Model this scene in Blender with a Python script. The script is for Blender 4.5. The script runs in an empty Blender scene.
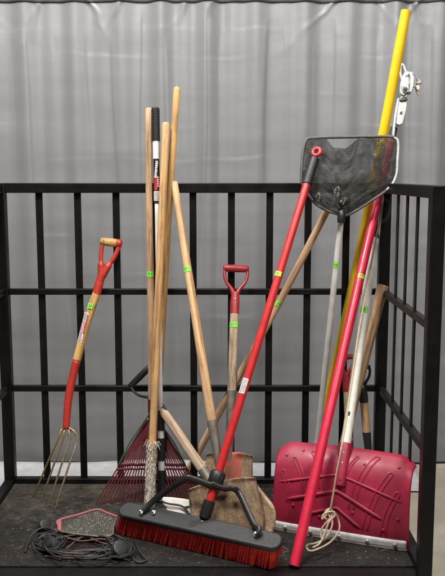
import bpy, bmesh, math, random
from mathutils import Vector, Matrix, noise
random.seed(7)
PI = math.pi
sc = bpy.context.scene
COL = sc.collection
V = Vector

# ------------------------------------------------------------------ camera maths
F = 816.0                      # focal length in photo pixels (photo 445 x 576)
HC = 1.52                      # camera height above the floor
DZ = 0.29                      # top of the cart deck
TH = math.radians(7.88)        # looking slightly down
CAM = V((0, 0, HC))
FW = V((0, math.cos(TH), -math.sin(TH)))
UP = V((0, math.sin(TH), math.cos(TH)))

def ray(px, py):
    return V((1, 0, 0)) * (px - 222.5) + FW * F + UP * (288 - py)
def at(px, py, Y):             # point of the picture on the upright plane y = Y
    d = ray(px, py); return CAM + d * (Y / d.y)
def on(px, py, z=DZ):          # point of the picture on a level plane
    d = ray(px, py); return CAM + d * ((z - HC) / d.z)
def proj(p):
    q = p - CAM; dd = q.dot(FW)
    return (222.5 + F * q.x / dd, 288 - F * q.dot(UP) / dd, dd)

# ------------------------------------------------------------------ mesh builder
class MB:
    def __init__(s): s.v = []; s.f = []; s.m = []
    def tube(s, pts, r, seg=14, caps=True, ell=(1, 1), mat=0, up=None, closed=False, rnd=0.0, ph=0.0):
        pts = [V(p) for p in pts]; n = len(pts)
        if not isinstance(r, (list, tuple)): r = [r] * n
        r = list(r)
        if rnd and not closed:     # rounded ends
            a0 = (pts[0] - pts[1]).normalized(); a1 = (pts[-1] - pts[-2]).normalized()
            q0 = [(pts[0] + a0 * r[0] * rnd * math.sin(t), r[0] * math.cos(t)) for t in (1.35, .9, .45)]
            q1 = [(pts[-1] + a1 * r[-1] * rnd * math.sin(t), r[-1] * math.cos(t)) for t in (.45, .9, 1.35)]
            pts = [q[0] for q in q0] + pts + [q[0] for q in q1]
            r = [q[1] for q in q0] + r + [q[1] for q in q1]; n = len(pts)
        b = len(s.v); nrm = None
        for i in range(n):
            if closed: t = (pts[(i + 1) % n] - pts[i - 1])
            else: t = pts[min(i + 1, n - 1)] - pts[max(i - 1, 0)]
            t.normalize()
            if nrm is None:
                ref = V(up) if up else (V((0, 1, 0)) if abs(t.y) < .9 else V((1, 0, 0)))
                nrm = (ref - t * ref.dot(t)).normalized()
            else:
                nrm = (nrm - t * nrm.dot(t))
                nrm = nrm.normalized() if nrm.length > 1e-6 else t.orthogonal().normalized()
            bn = t.cross(nrm)
            for k in range(seg):
                a = 2 * PI * k / seg + ph
                s.v.append(pts[i] + nrm * (math.cos(a) * r[i] * ell[0]) + bn * (math.sin(a) * r[i] * ell[1]))
        for i in range(n if closed else n - 1):
            j = (i + 1) % n
            for k in range(seg):
                k2 = (k + 1) % seg
                s.f.append((b + i * seg + k, b + i * seg + k2, b + j * seg + k2, b + j * seg + k)); s.m.append(mat)
        if caps and not closed:
            s.f.append(tuple(b + k for k in range(seg))[::-1]); s.m.append(mat)
            s.f.append(tuple(b + (n - 1) * seg + k for k in range(seg))); s.m.append(mat)
        return s
    def box(s, c, d, mat=0, M=None):
        b = len(s.v)
        for z in (-.5, .5):
            for x, y in ((-.5, -.5), (.5, -.5), (.5, .5), (-.5, .5)):
                p = V((x * d[0], y * d[1], z * d[2]))
                if M is not None: p = M @ p
                s.v.append(p + V(c))
        for q in ((3, 2, 1, 0), (4, 5, 6, 7), (0, 1, 5, 4), (1, 2, 6, 5), (2, 3, 7, 6), (3, 0, 4, 7)):
            s.f.append(tuple(b + k for k in q)); s.m.append(mat)
        return s
    def prism(s, out, o, ux, uy, th, mat=0):       # outline in a plane, thickened both ways
        n = len(out); b = len(s.v); o = V(o); ux = V(ux).normalized(); uy = V(uy).normalized(); uz = ux.cross(uy)
        for k in (-.5, .5):
            for x, y in out: s.v.append(o + ux * x + uy * y + uz * (k * th))
        s.f.append(tuple(b + k for k in range(n))[::-1]); s.m.append(mat)
        s.f.append(tuple(b + n + k for k in range(n))); s.m.append(mat)
        for k in range(n):
            k2 = (k + 1) % n
            s.f.append((b + k, b + k2, b + n + k2, b + n + k)); s.m.append(mat)
        return s
    def grid(s, fn, nu, nv, mat=0):
        b = len(s.v)
        for j in range(nv + 1):
            for i in range(nu + 1): s.v.append(V(fn(i / nu, j / nv)))
        for j in range(nv):
            for i in range(nu):
                a = b + j * (nu + 1) + i
                s.f.append((a, a + 1, a + nu + 2, a + nu + 1)); s.m.append(mat)
        return s
    def quad(s, a, b_, c, d, mat=0):
        b = len(s.v); s.v += [V(a), V(b_), V(c), V(d)]; s.f.append((b, b + 1, b + 2, b + 3)); s.m.append(mat); return s
    def build(s, name, mats, parent=None, bevel=0, bseg=2, smooth=40, solid=0, sub=0, wire=0, off=0):
        me = bpy.data.meshes.new(name); me.from_pydata([tuple(v) for v in s.v], [], s.f)
        if not isinstance(mats, (list, tuple)): mats = [mats]
        for m in mats: me.materials.append(m)
        for p, k in zip(me.polygons, s.m): p.material_index = k
        if smooth:
            for p in me.polygons: p.use_smooth = True
            me.set_sharp_from_angle(angle=math.radians(smooth))
        me.validate(); me.update()
        o = bpy.data.objects.new(name, me); COL.objects.link(o)
        if parent is not None: o.parent = parent
        if wire:
            w = o.modifiers.new('w', 'WIREFRAME'); w.thickness = wire; w.use_even_offset = False; w.use_boundary = True
        if solid:
            w = o.modifiers.new('s', 'SOLIDIFY'); w.thickness = solid; w.offset = off
        if bevel:
            w = o.modifiers.new('b', 'BEVEL'); w.width = bevel; w.segments = bseg; w.limit_method = 'ANGLE'; w.angle_limit = math.radians(50)
        if sub:
            w = o.modifiers.new('u', 'SUBSURF'); w.levels = sub; w.render_levels = sub
        return o

def tag(o, label, cat, group=None):
    o['label'] = label; o['category'] = cat
    if group: o['group'] = group
    return o
def thing(name, label, cat, M=None, group=None):
    o = bpy.data.objects.new(name, None); COL.objects.link(o); o.empty_display_size = .05
    if M is not None: o.matrix_world = M
    return tag(o, label, cat, group)
def struct(o):
    o['kind'] = 'structure'; return o

def smoothpts(pts, n=8, closed=False):             # Catmull-Rom
    pts = [V(p) for p in pts]; out = []; m = len(pts)
    rng = range(m) if closed else range(m - 1)
    for i in rng:
        if closed: p0, p1, p2, p3 = pts[i - 1], pts[i], pts[(i + 1) % m], pts[(i + 2) % m]
        else: p0, p1, p2, p3 = pts[max(i - 1, 0)], pts[i], pts[i + 1], pts[min(i + 2, m - 1)]
        for k in range(n):
            t = k / n
            out.append(.5 * ((2 * p1) + (-p0 + p2) * t + (2 * p0 - 5 * p1 + 4 * p2 - p3) * t * t + (-p0 + 3 * p1 - 3 * p2 + p3) * t ** 3))
    if not closed: out.append(pts[-1])
    return out

# ------------------------------------------------------------------ materials
def nt(name):
    m = bpy.data.materials.new(name); m.use_nodes = True
    t = m.node_tree; b = t.nodes['Principled BSDF']
    return m, t, b
def N(t, typ, **k):
    n = t.nodes.new(typ)
    for a, v in k.items(): setattr(n, a, v)
    return n
def c4(c): return (c[0], c[1], c[2], 1)
def noise_n(t, vec, scale, detail=5, rough=.6):
    n = N(t, 'ShaderNodeTexNoise'); n.inputs['Scale'].default_value = scale
    n.inputs['Detail'].default_value = detail; n.inputs['Roughness'].default_value = rough
    t.links.new(vec, n.inputs['Vector']); return n.outputs['Fac']
def ramp(t, fac, stops):
    r = N(t, 'ShaderNodeValToRGB'); e = r.color_ramp.elements
    while len(e) < len(stops): e.new(.5)
    for el, (p, c) in zip(e, stops): el.position = p; el.color = c4(c) if len(c) == 3 else c
    t.links.new(fac, r.inputs[0]); return r.outputs[0]
def mix(t, fac, a, b, mode='MIX'):
    m = N(t, 'ShaderNodeMix', data_type='RGBA', blend_type=mode)
    if isinstance(fac, (int, float)): m.inputs[0].default_value = fac
    else: t.links.new(fac, m.inputs[0])
    for s, x in ((m.inputs[6], a), (m.inputs[7], b)):
        if isinstance(x, tuple): s.default_value = c4(x)
        else: t.links.new(x, s)
    return m.outputs[2]
def coords(t, scale=(1, 1, 1), loc=(0, 0, 0)):
    tc = N(t, 'ShaderNodeTexCoord'); mp = N(t, 'ShaderNodeMapping')
    mp.inputs['Scale'].default_value = scale; mp.inputs['Location'].default_value = loc
    t.links.new(tc.outputs['Object'], mp.inputs[0]); return mp.outputs[0]
def bump(t, b, fac, strength, dist=.002):
    bp = N(t, 'ShaderNodeBump'); bp.inputs['Strength'].default_value = strength; bp.inputs['Distance'].default_value = dist
    t.links.new(fac, bp.inputs['Height']); t.links.new(bp.outputs[0], b.inputs['Normal'])

def worn(name, c, c2=None, chip=None, rough=.45, metal=0, scale=18, amt=.5, chipat=.68, bmp=.15, rvar=.2, spec=.5, bscale=None, grime=.35, scr=.25):
    """painted / plastic / metal surface with soft colour drift, optional worn-through chips, uneven gloss"""
    m, t, b = nt(name); v = coords(t)
    n1 = noise_n(t, v, scale, 6, .65)
    c2 = c2 or tuple(x * .72 for x in c)
    if max(c) < .06: scr *= .25; grime *= .5              # dark rubber and plastic barely show scratches
    out = mix(t, ramp(t, n1, [(.35, (0, 0, 0)), (.35 + amt * .6, (1, 1, 1))]), c, c2)
    if chip:
        n2 = noise_n(t, v, scale * 3.3, 8, .7)
        out = mix(t, ramp(t, n2, [(chipat, (0, 0, 0)), (chipat + .03, (1, 1, 1))]), out, chip)
    if grime:                       # dirt run-down along the piece, and hairline scratches
        g1 = noise_n(t, coords(t, (34, 34, 5)), 1.3, 7, .72)
        out = mix(t, ramp(t, g1, [(.50, (0, 0, 0)), (.74, (grime,) * 3)]), out, tuple(.25 * x + .03 * w for x, w in zip(c, (1, .85, .65))))
    if scr:
        g2 = noise_n(t, coords(t, (60, 60, 420)), 1.0, 3, .8); g3 = noise_n(t, coords(t, (420, 420, 18)), 1.0, 3, .8)
        for g_ in (g2, g3):
            out = mix(t, ramp(t, g_, [(.665, (0, 0, 0)), (.70, (scr,) * 3)]), out, tuple(min(.75, .55 * x + .22) for x in c))
    t.links.new(out, b.inputs['Base Color'])
    n3 = noise_n(t, v, scale * 2.1, 5)
    mr = N(t, 'ShaderNodeMapRange'); t.links.new(n3, mr.inputs[0])
    mr.inputs[3].default_value = max(.05, rough - rvar); mr.inputs[4].default_value = min(1, rough + rvar)
    t.links.new(mr.outputs[0], b.inputs['Roughness'])
    b.inputs['Metallic'].default_value = metal
    b.inputs['Specular IOR Level'].default_value = spec
    if bmp: bump(t, b, noise_n(t, v, bscale or scale * 6, 6), bmp, .001)
    return m

def wood(name, light, dark, dirt=(.1, .07, .045), dirtamt=.5, rough=.55, seed=0., gs=1., dirtp=.58):
    m, t, b = nt(name)
    v = coords(t, (55 * gs, 55 * gs, 2.2), (seed, seed * .7, seed * 1.3))
    g = noise_n(t, v, 1.6, 7, .62)
    v2 = coords(t, (9, 9, 3.2), (seed * 2, 0, seed))
    d = noise_n(t, v2, 2.2, 6, .7)
    v3 = coords(t, (160, 160, 9), (0, seed, 0))
    fl = noise_n(t, v3, 2.0, 3, .6)
    col = ramp(t, g, [(.36, dark), (.47, tuple(.65 * a + .35 * c for a, c in zip(light, dark))), (.60, light)])
    col = mix(t, ramp(t, fl, [(.56, (0, 0, 0)), (.68, (.6, .6, .6))]), col, tuple(x * .45 for x in dark))
    kn = noise_n(t, coords(t, (26, 26, 7), (seed * 3, 1, seed)), 1.5, 4, .6)
    col = mix(t, ramp(t, kn, [(.64, (0, 0, 0)), (.72, (.55, .55, .55))]), col, tuple(x * .55 for x in dark))
    hs = noise_n(t, coords(t, (3, 3, 2.6), (0, 0, seed * 5)), 1.5, 5, .65)
    col = mix(t, ramp(t, hs, [(.48, (0, 0, 0)), (.66, (.38, .38, .38))]), col, tuple(.35 * x + .03 for x in dark))
    dm = ramp(t, d, [(dirtp, (0, 0, 0)), (dirtp + .2, (dirtamt,) * 3)])
    col = mix(t, dm, col, dirt)
    t.links.new(col, b.inputs['Base Color'])
    b.inputs['Roughness'].default_value = rough
    b.inputs['Specular IOR Level'].default_value = .35
    bump(t, b, g, .25, .0012)
    return m

M_black = worn('black_powder_coat', (.0045, .0045, .0048), (.008, .0075, .0075), chip=(.07, .062, .055), rough=.42, scale=9, chipat=.70, bmp=.12, spec=.22, grime=0, scr=.06)
M_blackplastic = worn('black_plastic', (.010, .0105, .012), (.018, .0185, .02), rough=.42, scale=30, bmp=.1)
M_rubber = worn('black_rubber', (.012, .012, .012), (.02, .02, .02), rough=.65, scale=60, bmp=.3)
M_charcoal = worn('charcoal_plastic', (.012, .0135, .0155), (.019, .0205, .0235), rough=.5, scale=40, bmp=.15)
M_redpaint = worn('red_enamel', (.56, .022, .018), (.40, .016, .014), chip=(.30, .15, .08), rough=.34, scale=22, chipat=.70)
M_forkred = worn('worn_red_paint', (.52, .035, .022), (.36, .028, .02), chip=(.33, .2, .09), rough=.42, scale=30, chipat=.64)
M_redplastic = worn('red_plastic', (.36, .022, .028), (.25, .015, .022), rough=.42, scale=40)
M_crimson = worn('crimson_fibreglass', (.60, .016, .055), (.50, .013, .045), chip=(.55, .20, .22), chipat=.72, rough=.36, scale=14, bmp=.05)
M_broomred = worn('red_steel_tube', (.56, .026, .028), (.46, .020, .022), chip=(.42, .16, .13), chipat=.73, rough=.36, scale=14, bmp=.05)
M_yellow = worn('yellow_fibreglass', (.86, .56, .012), (.76, .47, .01), rough=.35, scale=14, bmp=.04)
M_white = worn('white_paint', (.84, .82, .74), (.70, .67, .58), chip=(.28, .24, .18), rough=.4, scale=26, chipat=.69)
M_whiteplastic = worn('white_plastic', (.78, .77, .73), (.66, .64, .58), rough=.4, scale=30)
M_ferrule = worn('white_sleeve', (.78, .78, .76), (.70, .70, .68), rough=.4, scale=30)
M_alu = worn('brushed_aluminium', (.62, .62, .61), (.50, .50, .49), rough=.38, metal=.85, scale=20, bmp=.05)
M_alupaint = worn('dull_aluminium', (.74, .74, .72), (.58, .58, .56), rough=.42, metal=.2, scale=20, bmp=.05)
M_zinc = worn('zinc_bolt', (.72, .72, .73), (.5, .5, .5), rough=.3, metal=.9, scale=60)
M_greysteel = worn('weathered_steel', (.20, .175, .145), (.11, .095, .08), chip=(.26, .18, .10), rough=.55, metal=.35, scale=30, chipat=.62, bmp=.3)
M_brass = worn('tarnished_tines', (.40, .31, .16), (.26, .20, .11), rough=.42, metal=.55, scale=60, bmp=.15)
M_rakered = worn('dark_red_tines', (.135, .016, .024), (.075, .012, .016), chip=(.20, .11, .09), rough=.45, scale=60, chipat=.66)
M_greenwire = worn('green_wire', (.03, .10, .035), (.02, .06, .025), rough=.5, scale=60)
M_castwhite = worn('pitted_casting', (.52, .53, .53), (.34, .35, .35), chip=(.16, .15, .14), rough=.42, metal=.25, scale=60, chipat=.66, bmp=.4)
M_hook = worn('ivory_hook', (.66, .60, .50), (.42, .36, .27), chip=(.12, .09, .06), rough=.55, scale=70, chipat=.64, bmp=.4)
M_sticker = worn('green_sticker', (.22, .80, .06), (.17, .68, .05), rough=.55, scale=60, bmp=0)
M_stickery = worn('lime_sticker', (.52, .80, .07), (.44, .68, .06), rough=.55, scale=60, bmp=0)
M_ink = worn('black_ink', (.05, .07, .05), rough=.6, bmp=0)
M_label = worn('white_label', (.72, .70, .68), (.6, .58, .56), rough=.45, scale=80, bmp=0)
M_labelred = worn('red_print', (.48, .03, .04), rough=.45, bmp=0)
M_mesh = worn('dark_net_cord', (.014, .014, .0135), (.035, .033, .030), rough=.7, scale=50, bmp=0)
M_rim = worn('grey_brown_rim', (.06, .054, .052), (.11, .098, .09), rough=.5, scale=40)
M_rope = worn('soiled_cotton_rope', (.58, .49, .35), (.40, .32, .21), rough=.9, scale=120, bmp=.6)
M_rope2 = worn('frayed_grey_strands', (.80, .77, .68), (.46, .43, .36), rough=.95, scale=90, amt=.3, bmp=.3)
M_pinkrim = worn('faded_pink_rim', (.36, .075, .085), (.26, .12, .115), rough=.55, scale=40)
M_cord = worn('black_cord', (.015, .015, .016), (.03, .03, .03), rough=.5, scale=60)
M_cordbrown = worn('brown_cord', (.16, .06, .05), (.09, .05, .04), rough=.55, scale=60)
M_bristle = worn('red_bristles', (.95, .085, .055), (.74, .035, .028), rough=.5, scale=40, bmp=0)
M_maroon = worn('maroon_plastic', (.37, .018, .054), (.27, .013, .042), chip=(.42, .16, .19), rough=.46, scale=16, chipat=.69, bmp=.12, bscale=60)
M_strip = worn('galvanised_strip', (.78, .78, .78), (.60, .60, .59), rough=.4, metal=.0, scale=26, bmp=.08)

M_pine_a = wood('weathered_ash', (0.559, 0.364, 0.216), (0.272, 0.161, 0.087), seed=1.3, dirtamt=.35)
M_gold = wood('golden_ash', (0.704, 0.435, 0.174), (0.378, 0.206, 0.072), seed=4.1, dirtamt=.25, rough=.45)
M_pine_c = wood('honey_ash', (0.693, 0.422, 0.195), (0.355, 0.195, 0.082), seed=7.7, dirtamt=.25, rough=.48)
M_pine_e = wood('tan_ash', (0.626, 0.399, 0.203), (0.313, 0.181, 0.087), seed=2.9, dirtamt=.4)
M_fork = wood('varnished_fork_ash', (0.671, 0.422, 0.139), (0.296, 0.151, 0.048), seed=9.9, dirtamt=.6)
M_old = wood('old_grey_ash', (0.537, 0.411, 0.279), (0.222, 0.151, 0.097), dirt=(.09, .065, .045), dirtamt=.85, rough=.7, seed=5.5, dirtp=.5)
M_dark = wood('aged_hickory', (0.492, 0.317, 0.182), (0.198, 0.114, 0.062), dirt=(.10, .06, .035), dirtamt=.7, rough=.6, seed=3.7, dirtp=.5)
M_grey = wood('grubby_ash', (0.514, 0.387, 0.265), (0.247, 0.169, 0.107), dirt=(.11, .085, .06), dirtamt=.7, rough=.65, seed=6.1)

def blade_mat(name, redamt):
    m, t, b = nt(name); v = coords(t)
    n = noise_n(t, coords(t, (14, 14, 5)), 1.6, 9, .72); n2 = noise_n(t, v, 130, 7, .8); n3 = noise_n(t, v, 4.5, 4)
    c = ramp(t, n, [(.30, (.085, .052, .028)), (.43, (.18, .118, .066)), (.55, (.29, .205, .125)), (.70, (.43, .345, .235))])
    c = mix(t, ramp(t, n2, [(.50, (0, 0, 0)), (.60, (.85, .85, .85))]), c, (.095, .058, .032))
    if redamt:
        sep = N(t, 'ShaderNodeSeparateXYZ'); t.links.new(v, sep.inputs[0])
        a = N(t, 'ShaderNodeMath', operation='MULTIPLY_ADD'); t.links.new(n3, a.inputs[0]); a.inputs[1].default_value = .16
        t.links.new(sep.outputs[0], a.inputs[2])
        msk = ramp(t, a.outputs[0], [(.035, (0, 0, 0)), (.075, (.9, .9, .9)), (.118, (.75, .75, .75)), (.14, (0, 0, 0))])
        msk2 = mix(t, 1.0, msk, ramp(t, n, [(.36, (.15, .15, .15)), (.55, (1, 1, 1))]), 'MULTIPLY')
        c = mix(t, msk2, c, (.40, .030, .024))
    t.links.new(c, b.inputs['Base Color']); b.inputs['Roughness'].default_value = .50; b.inputs['Metallic'].default_value = .3
    bump(t, b, n2, .3, .0008); return m
M_blade = blade_mat('rusty_blade', False)
M_bladered = blade_mat('rusty_blade_with_red_paint', True)

def curtain_mat():
    m, t, b = nt('grey_satin_curtain'); v = coords(t)
    n = noise_n(t, v, 2.2, 4); w = noise_n(t, coords(t, (1100, 1100, 700)), 1, 2)
    c = mix(t, ramp(t, n, [(.3, (0, 0, 0)), (.75, (1, 1, 1))]), (.186, .189, .194), (.160, .163, .168))
    t.links.new(c, b.inputs['Base Color']); b.inputs['Roughness'].default_value = .46
    b.inputs['Sheen Weight'].default_value = .15; b.inputs['Specular IOR Level'].default_value = .45
    cr = noise_n(t, coords(t, (3.2, 3.2, 5)), 2.0, 3, .5)
    a = N(t, 'ShaderNodeMath', operation='MULTIPLY_ADD'); t.links.new(w, a.inputs[0]); a.inputs[1].default_value = .10; t.links.new(cr, a.inputs[2])
    bump(t, b, a.outputs[0], .18, .010)
    return m
M_curtain = curtain_mat()

def deck_mat():
    m, t, b = nt('scuffed_black_deck'); v = coords(t)
    n = noise_n(t, v, 6, 9, .72); n2 = noise_n(t, coords(t, (22, 60, 22)), 2.0, 9, .8); n3 = noise_n(t, v, 95, 6, .75); n4 = noise_n(t, v, 28, 8, .75)
    sep = N(t, 'ShaderNodeSeparateXYZ'); t.links.new(v, sep.inputs[0])
    def mad(x, k, c):
        q = N(t, 'ShaderNodeMath', operation='MULTIPLY_ADD'); t.links.new(x, q.inputs[0]); q.inputs[1].default_value = k
        if isinstance(c, float): q.inputs[2].default_value = c
        else: t.links.new(c, q.inputs[2])
        return q.outputs[0]
    # foot traffic has worn the black paint off the back left of the board down to bare wood
    s = mad(n, 1.5, mad(sep.outputs[1], 1.15, mad(sep.outputs[0], -.55, -.80)))
    s = mad(n4, .8, s)
    mr = N(t, 'ShaderNodeMapRange'); t.links.new(s, mr.inputs[0])
    mr.inputs[1].default_value = .58; mr.inputs[2].default_value = 1.25
    dark = ramp(t, n4, [(.3, (.006, .0055, .005)), (.55, (.018, .016, .014)), (.75, (.045, .038, .030))])
    wd = ramp(t, n2, [(.30, (.022, .019, .015)), (.46, (.062, .054, .043)), (.58, (.115, .102, .084)), (.72, (.20, .18, .15))])
    c = mix(t, mr.outputs[0], dark, wd)
    c = mix(t, ramp(t, n3, [(.56, (0, 0, 0)), (.66, (.75, .75, .75))]), c, (.022, .018, .014))
    c = mix(t, ramp(t, n3, [(.33, (.6, .6, .6)), (.40, (0, 0, 0))]), c, (.19, .155, .115))
    t.links.new(c, b.inputs['Base Color']); b.inputs['Roughness'].default_value = .62
    b.inputs['Specular IOR Level'].default_value = .25
    bump(t, b, mix(t, .5, n2, n3), .6, .004); return m
M_deck = deck_mat()
def floor_mat():
    m, t, b = nt('beige_concrete'); v = coords(t)
    n = noise_n(t, v, 3, 8, .65); n2 = noise_n(t, v, 70, 6, .7)
    c = ramp(t, n, [(.3, (.27, .235, .185)), (.7, (.40, .36, .295))])
    c = mix(t, ramp(t, n2, [(.55, (0, 0, 0)), (.75, (.5, .5, .5))]), c, (.20, .17, .13))
    t.links.new(c, b.inputs['Base Color']); b.inputs['Roughness'].default_value = .5
    bump(t, b, n2, .15, .002); return m
M_floor = floor_mat()
M_sheet = worn('white_sheeting', (.48, .48, .50), (.38, .38, .40), chip=(.30, .30, .31), chipat=.66, rough=.5, scale=12, bmp=.2, bscale=30)

# ------------------------------------------------------------------ setting: floor, sheet, curtain
struct(MB().grid(lambda u, v: ((u - .5) * 14, -3 + v * 11, 0), 2, 2).build('floor', M_floor, smooth=0))

YC = 4.16
_r = random.Random(77)
CREASES = [(-2.0 + i * .145 + _r.uniform(-.05, .05), _r.uniform(-.03, .05), _r.choice((-1, 1)) * _r.uniform(.003, .008), _r.choice((.1, .5, 1.1, 1.4)), _r.uniform(2.2, 2.38)) for i in range(28)]
FOLDLINES = [(2.24, .003, 1), (2.11, .004, 2), (1.93, .003, 3), (1.77, .0035, 4), (1.60, .005, 5), (1.42, .005, 6), (1.22, .006, 7), (1.02, .005, 8), (.80, .006, 9), (.58, .005, 10), (.36, .005, 11)]
def curtain_fn(u, v):
    x = -2.1 + 4.2 * u; z = .012 + 2.392 * v
    warp = .07 * noise.noise(V((x * 1.1, 0, z * .12))) + .012 * noise.noise(V((x * 3, 5, z * .5)))
    xx = x + .45 * warp
    h = v ** 1.2
    a = .0245 * (.38 + .62 * h) * (.45 + .75 * abs(noise.noise(V((x * 1.15, 44, z * .12)))) * 1.6)
    w1 = xx * 2 * PI / .225 + .6 + 2.2 * noise.noise(V((x * .9, 31, 0)))
    y = a * (math.sin(w1) + .38 * math.sin(2 * w1 + 1.1 + noise.noise(V((x * 1.7, 2, 0)))))
    y += .35 * a * math.sin(xx * 2 * PI / .131 + 2.0 + 1.3 * noise.noise(V((xx * 2, 7, 0))))
    y += .014 * noise.noise(V((xx * 1.7, 3, z * .25)))
    for xc, sl, amp, z0, z1 in CREASES:                          # crisp hanging creases
        if z0 < z < z1:
            e = min(1, (z - z0) / .25, (z1 - z) / .08)
            d = (x - xc - sl * (2.36 - z) - .006 * math.sin(z * 5 + xc * 9)) / .006
            if abs(d) < 12: y += amp * e * math.tanh(d) * math.exp(-abs(d) / 5)
    dt = 2.352 - z                                              # short gathers fanning out below the hem
    if dt < .4:
        i0 = math.floor(x / .235)
        for i in (i0 - 1, i0, i0 + 1, i0 + 2):
            r_ = random.Random(i * 7 + 1); xi = i * .235 + r_.uniform(-.075, .075)
            for sl, am in ((r_.uniform(-1.1, -.3), r_.choice((0, .004, .009))), (r_.uniform(.2, 1.0), r_.choice((0, .004, .009))), (r_.uniform(-.15, .15), r_.choice((0, .007)))):
                d = x - xi - sl * dt - .02 * noise.noise(V((x * 14, z * 14, i))); wd = .012 + .09 * max(dt, 0)
                y -= am * math.exp(-(d / wd) ** 2) * math.exp(-max(dt, 0) / r_.uniform(.05, .10))
    for zc, amp, sd in FOLDLINES:                               # storage creases across the cloth
        d = (z - zc - .03 * noise.noise(V((x * 2.1, sd * 2.3, 0))) - .012 * noise.noise(V((x * 7, sd, 1)))) / .007
        if abs(d) < 10: y += .55 * amp * max(0, -.05 + noise.noise(V((x * 2.9, sd * 3.7, 5)))) * math.tanh(d) * math.exp(-abs(d) / 3.5)
    hz = noise.noise(V((x * 1.3, z * 7.5, 21))); hz2 = noise.noise(V((x * 2.6, z * 16, 9)))
    y += (.0060 * hz + .0018 * hz2) * (.10 + .90 * (1 - v) ** .8)
    return (x, YC + y, z)
cur = MB().grid(curtain_fn, 760, 330).build('curtain', M_curtain, smooth=180, solid=.002)
hem = MB().grid(lambda u, v: (lambda p: (p[0], p[1] - .006 - .004 * math.sin(v * PI), 2.362 + .045 * v))(curtain_fn(u, .985 + .015 * v)), 400, 3)
hem.build('top_hem', worn('dark_grey_hem', (.15, .15, .152), (.11, .11, .112), rough=.6), cur, smooth=180, solid=.002)
MB().tube([(-2.2, YC, 2.425), (2.2, YC, 2.425)], .016).build('curtain_rail', M_black, cur)
tag(cur, 'grey satin curtain hanging in soft folds behind the black railed cart', 'curtain')

def sheet_fn(u, v):
    x = -2.4 + 3.40 * u
    y = 3.78 + .10 * noise.noise(V((x * .8, 2, 0))) * (1 - v) + (YC - .05 - 3.78) * v
    z = .006 + .010 * max(0, noise.noise(V((x * 3, y * 5, 1)))) + .05 * max(0, v - .8) * 5 * (.5 + .5 * noise.noise(V((x * 1.5, 8, 0))))
    return (x, y, z)
tag(MB().grid(sheet_fn, 160, 16).build('floor_sheet', M_sheet, smooth=180, solid=.002),
    'white plastic sheet lying on the concrete along the foot of the curtain', 'sheet')

# ------------------------------------------------------------------ railed cart
XL, XR, YB, YF = -.856, .628, 3.163, 2.40
ztop = at(222, 188, YB - .02).z; zmid = at(222, 292, YB - .015).z; zlow = at(222, 389, YB - .015).z; zbot = at(222, 483.5, YB - .02).z
cart = thing('railed_cart', 'low black railed platform cart with scuffed dark wooden deck holding all the tools', 'cart', Matrix.Translation((( XL + XR) / 2, (YB + YF) / 2, 0)))
O = V(((XL + XR) / 2, (YB + YF) / 2, 0))
def cbox(name, c, d, mat=M_black, bevel=.003):
    MB().box(V((0, 0, 0)), d).build(name, mat, cart, bevel=bevel).location = V(c) - O
P_ = .042
for x, y in ((XL, YB), (XR, YB), (XL, YF), (XR, YF)):
    hgt = ztop + .019 - .07
    cbox('post', (x, y, .07 + hgt / 2), (P_, P_, hgt))
W = XR - XL - P_; D_ = YB - YF - P_
cx, cy = O.x, O.y
cbox('top_rail', (cx, YB, ztop), (W, .038, .038)); cbox('bottom_rail', (cx, YB, zbot + .001), (W, .036, .034))
for z in (zmid, zlow): cbox('middle_rail', (cx, YB - .001, z), (W, .024, .024))
for x in (XL, XR):
    cbox('top_rail', (x, cy, ztop), (.038, D_, .038)); cbox('bottom_rail', (x, cy, zbot + .001), (.036, D_, .034))
    for z in (zmid, zlow): cbox('middle_rail', (x, cy, z), (.024, D_, .024))
cbox('front_rail', (cx, YF + .013, DZ - .024), (W, .062, .04))
for i in range(1, 10):
    x = XL + (XR - XL) * i / 10
    cbox('bar', (x, YB + .002, (ztop + zbot) / 2), (.027, .008, ztop - zbot - .036), bevel=.0015)
for x in (XL, XR):
    for y in (2.930, 2.782, 2.634):
        cbox('bar', (x, y, (ztop + zbot) / 2), (.006, .025, ztop - zbot - .036), bevel=.001)
cbox('deck', (cx, (2.448 + YB - .019) / 2, DZ - .0125), (W + .004, YB - .019 - 2.448, .025), M_deck, .002)
# caster wheels under the frame
for x in (XL, XR):
    for y in (YF + .08, YB - .08):
        MB().tube([(x - O.x - .015, y - O.y, .05), (x - O.x + .015, y - O.y, .05)], .05, 20).build('caster_wheel', M_rubber, cart, bevel=.004)
        MB().box((x - O.x, y - O.y, .115), (.06, .05, .03)).box((x - O.x, y - O.y, .18), (.03, .03, .12)).build('caster_bracket', M_black, cart)

# ------------------------------------------------------------------ tool frame helper
class Tool:
    """local Z runs along the tool from its foot, local X to the right, local Y away from the viewer"""
    def __init__(s, foot, through, roll=0.0):
        s.b = V(foot); s.u = (V(through) - s.b).normalized()
        x = V((0, 1, 0)).cross(s.u).normalized(); y = s.u.cross(x)
        R = Matrix((x, y, s.u)).transposed()
        s.M = Matrix.Translation(s.b) @ R.to_4x4() @ Matrix.Rotation(roll, 4, 'Z')
        s.Mi = s.M.inverted()
    def s_at(s, py):
        lo, hi = -.3, 3.
        for _ in range(50):
            m = (lo + hi) / 2
            if proj(s.b + s.u * m)[1] > py: lo = m
            else: hi = m
        return (lo + hi) / 2
    def r(s, rpx, sv): return rpx * proj(s.b + s.u * sv)[2] / F
    def loc(s, p): return s.Mi @ V(p)

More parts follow.
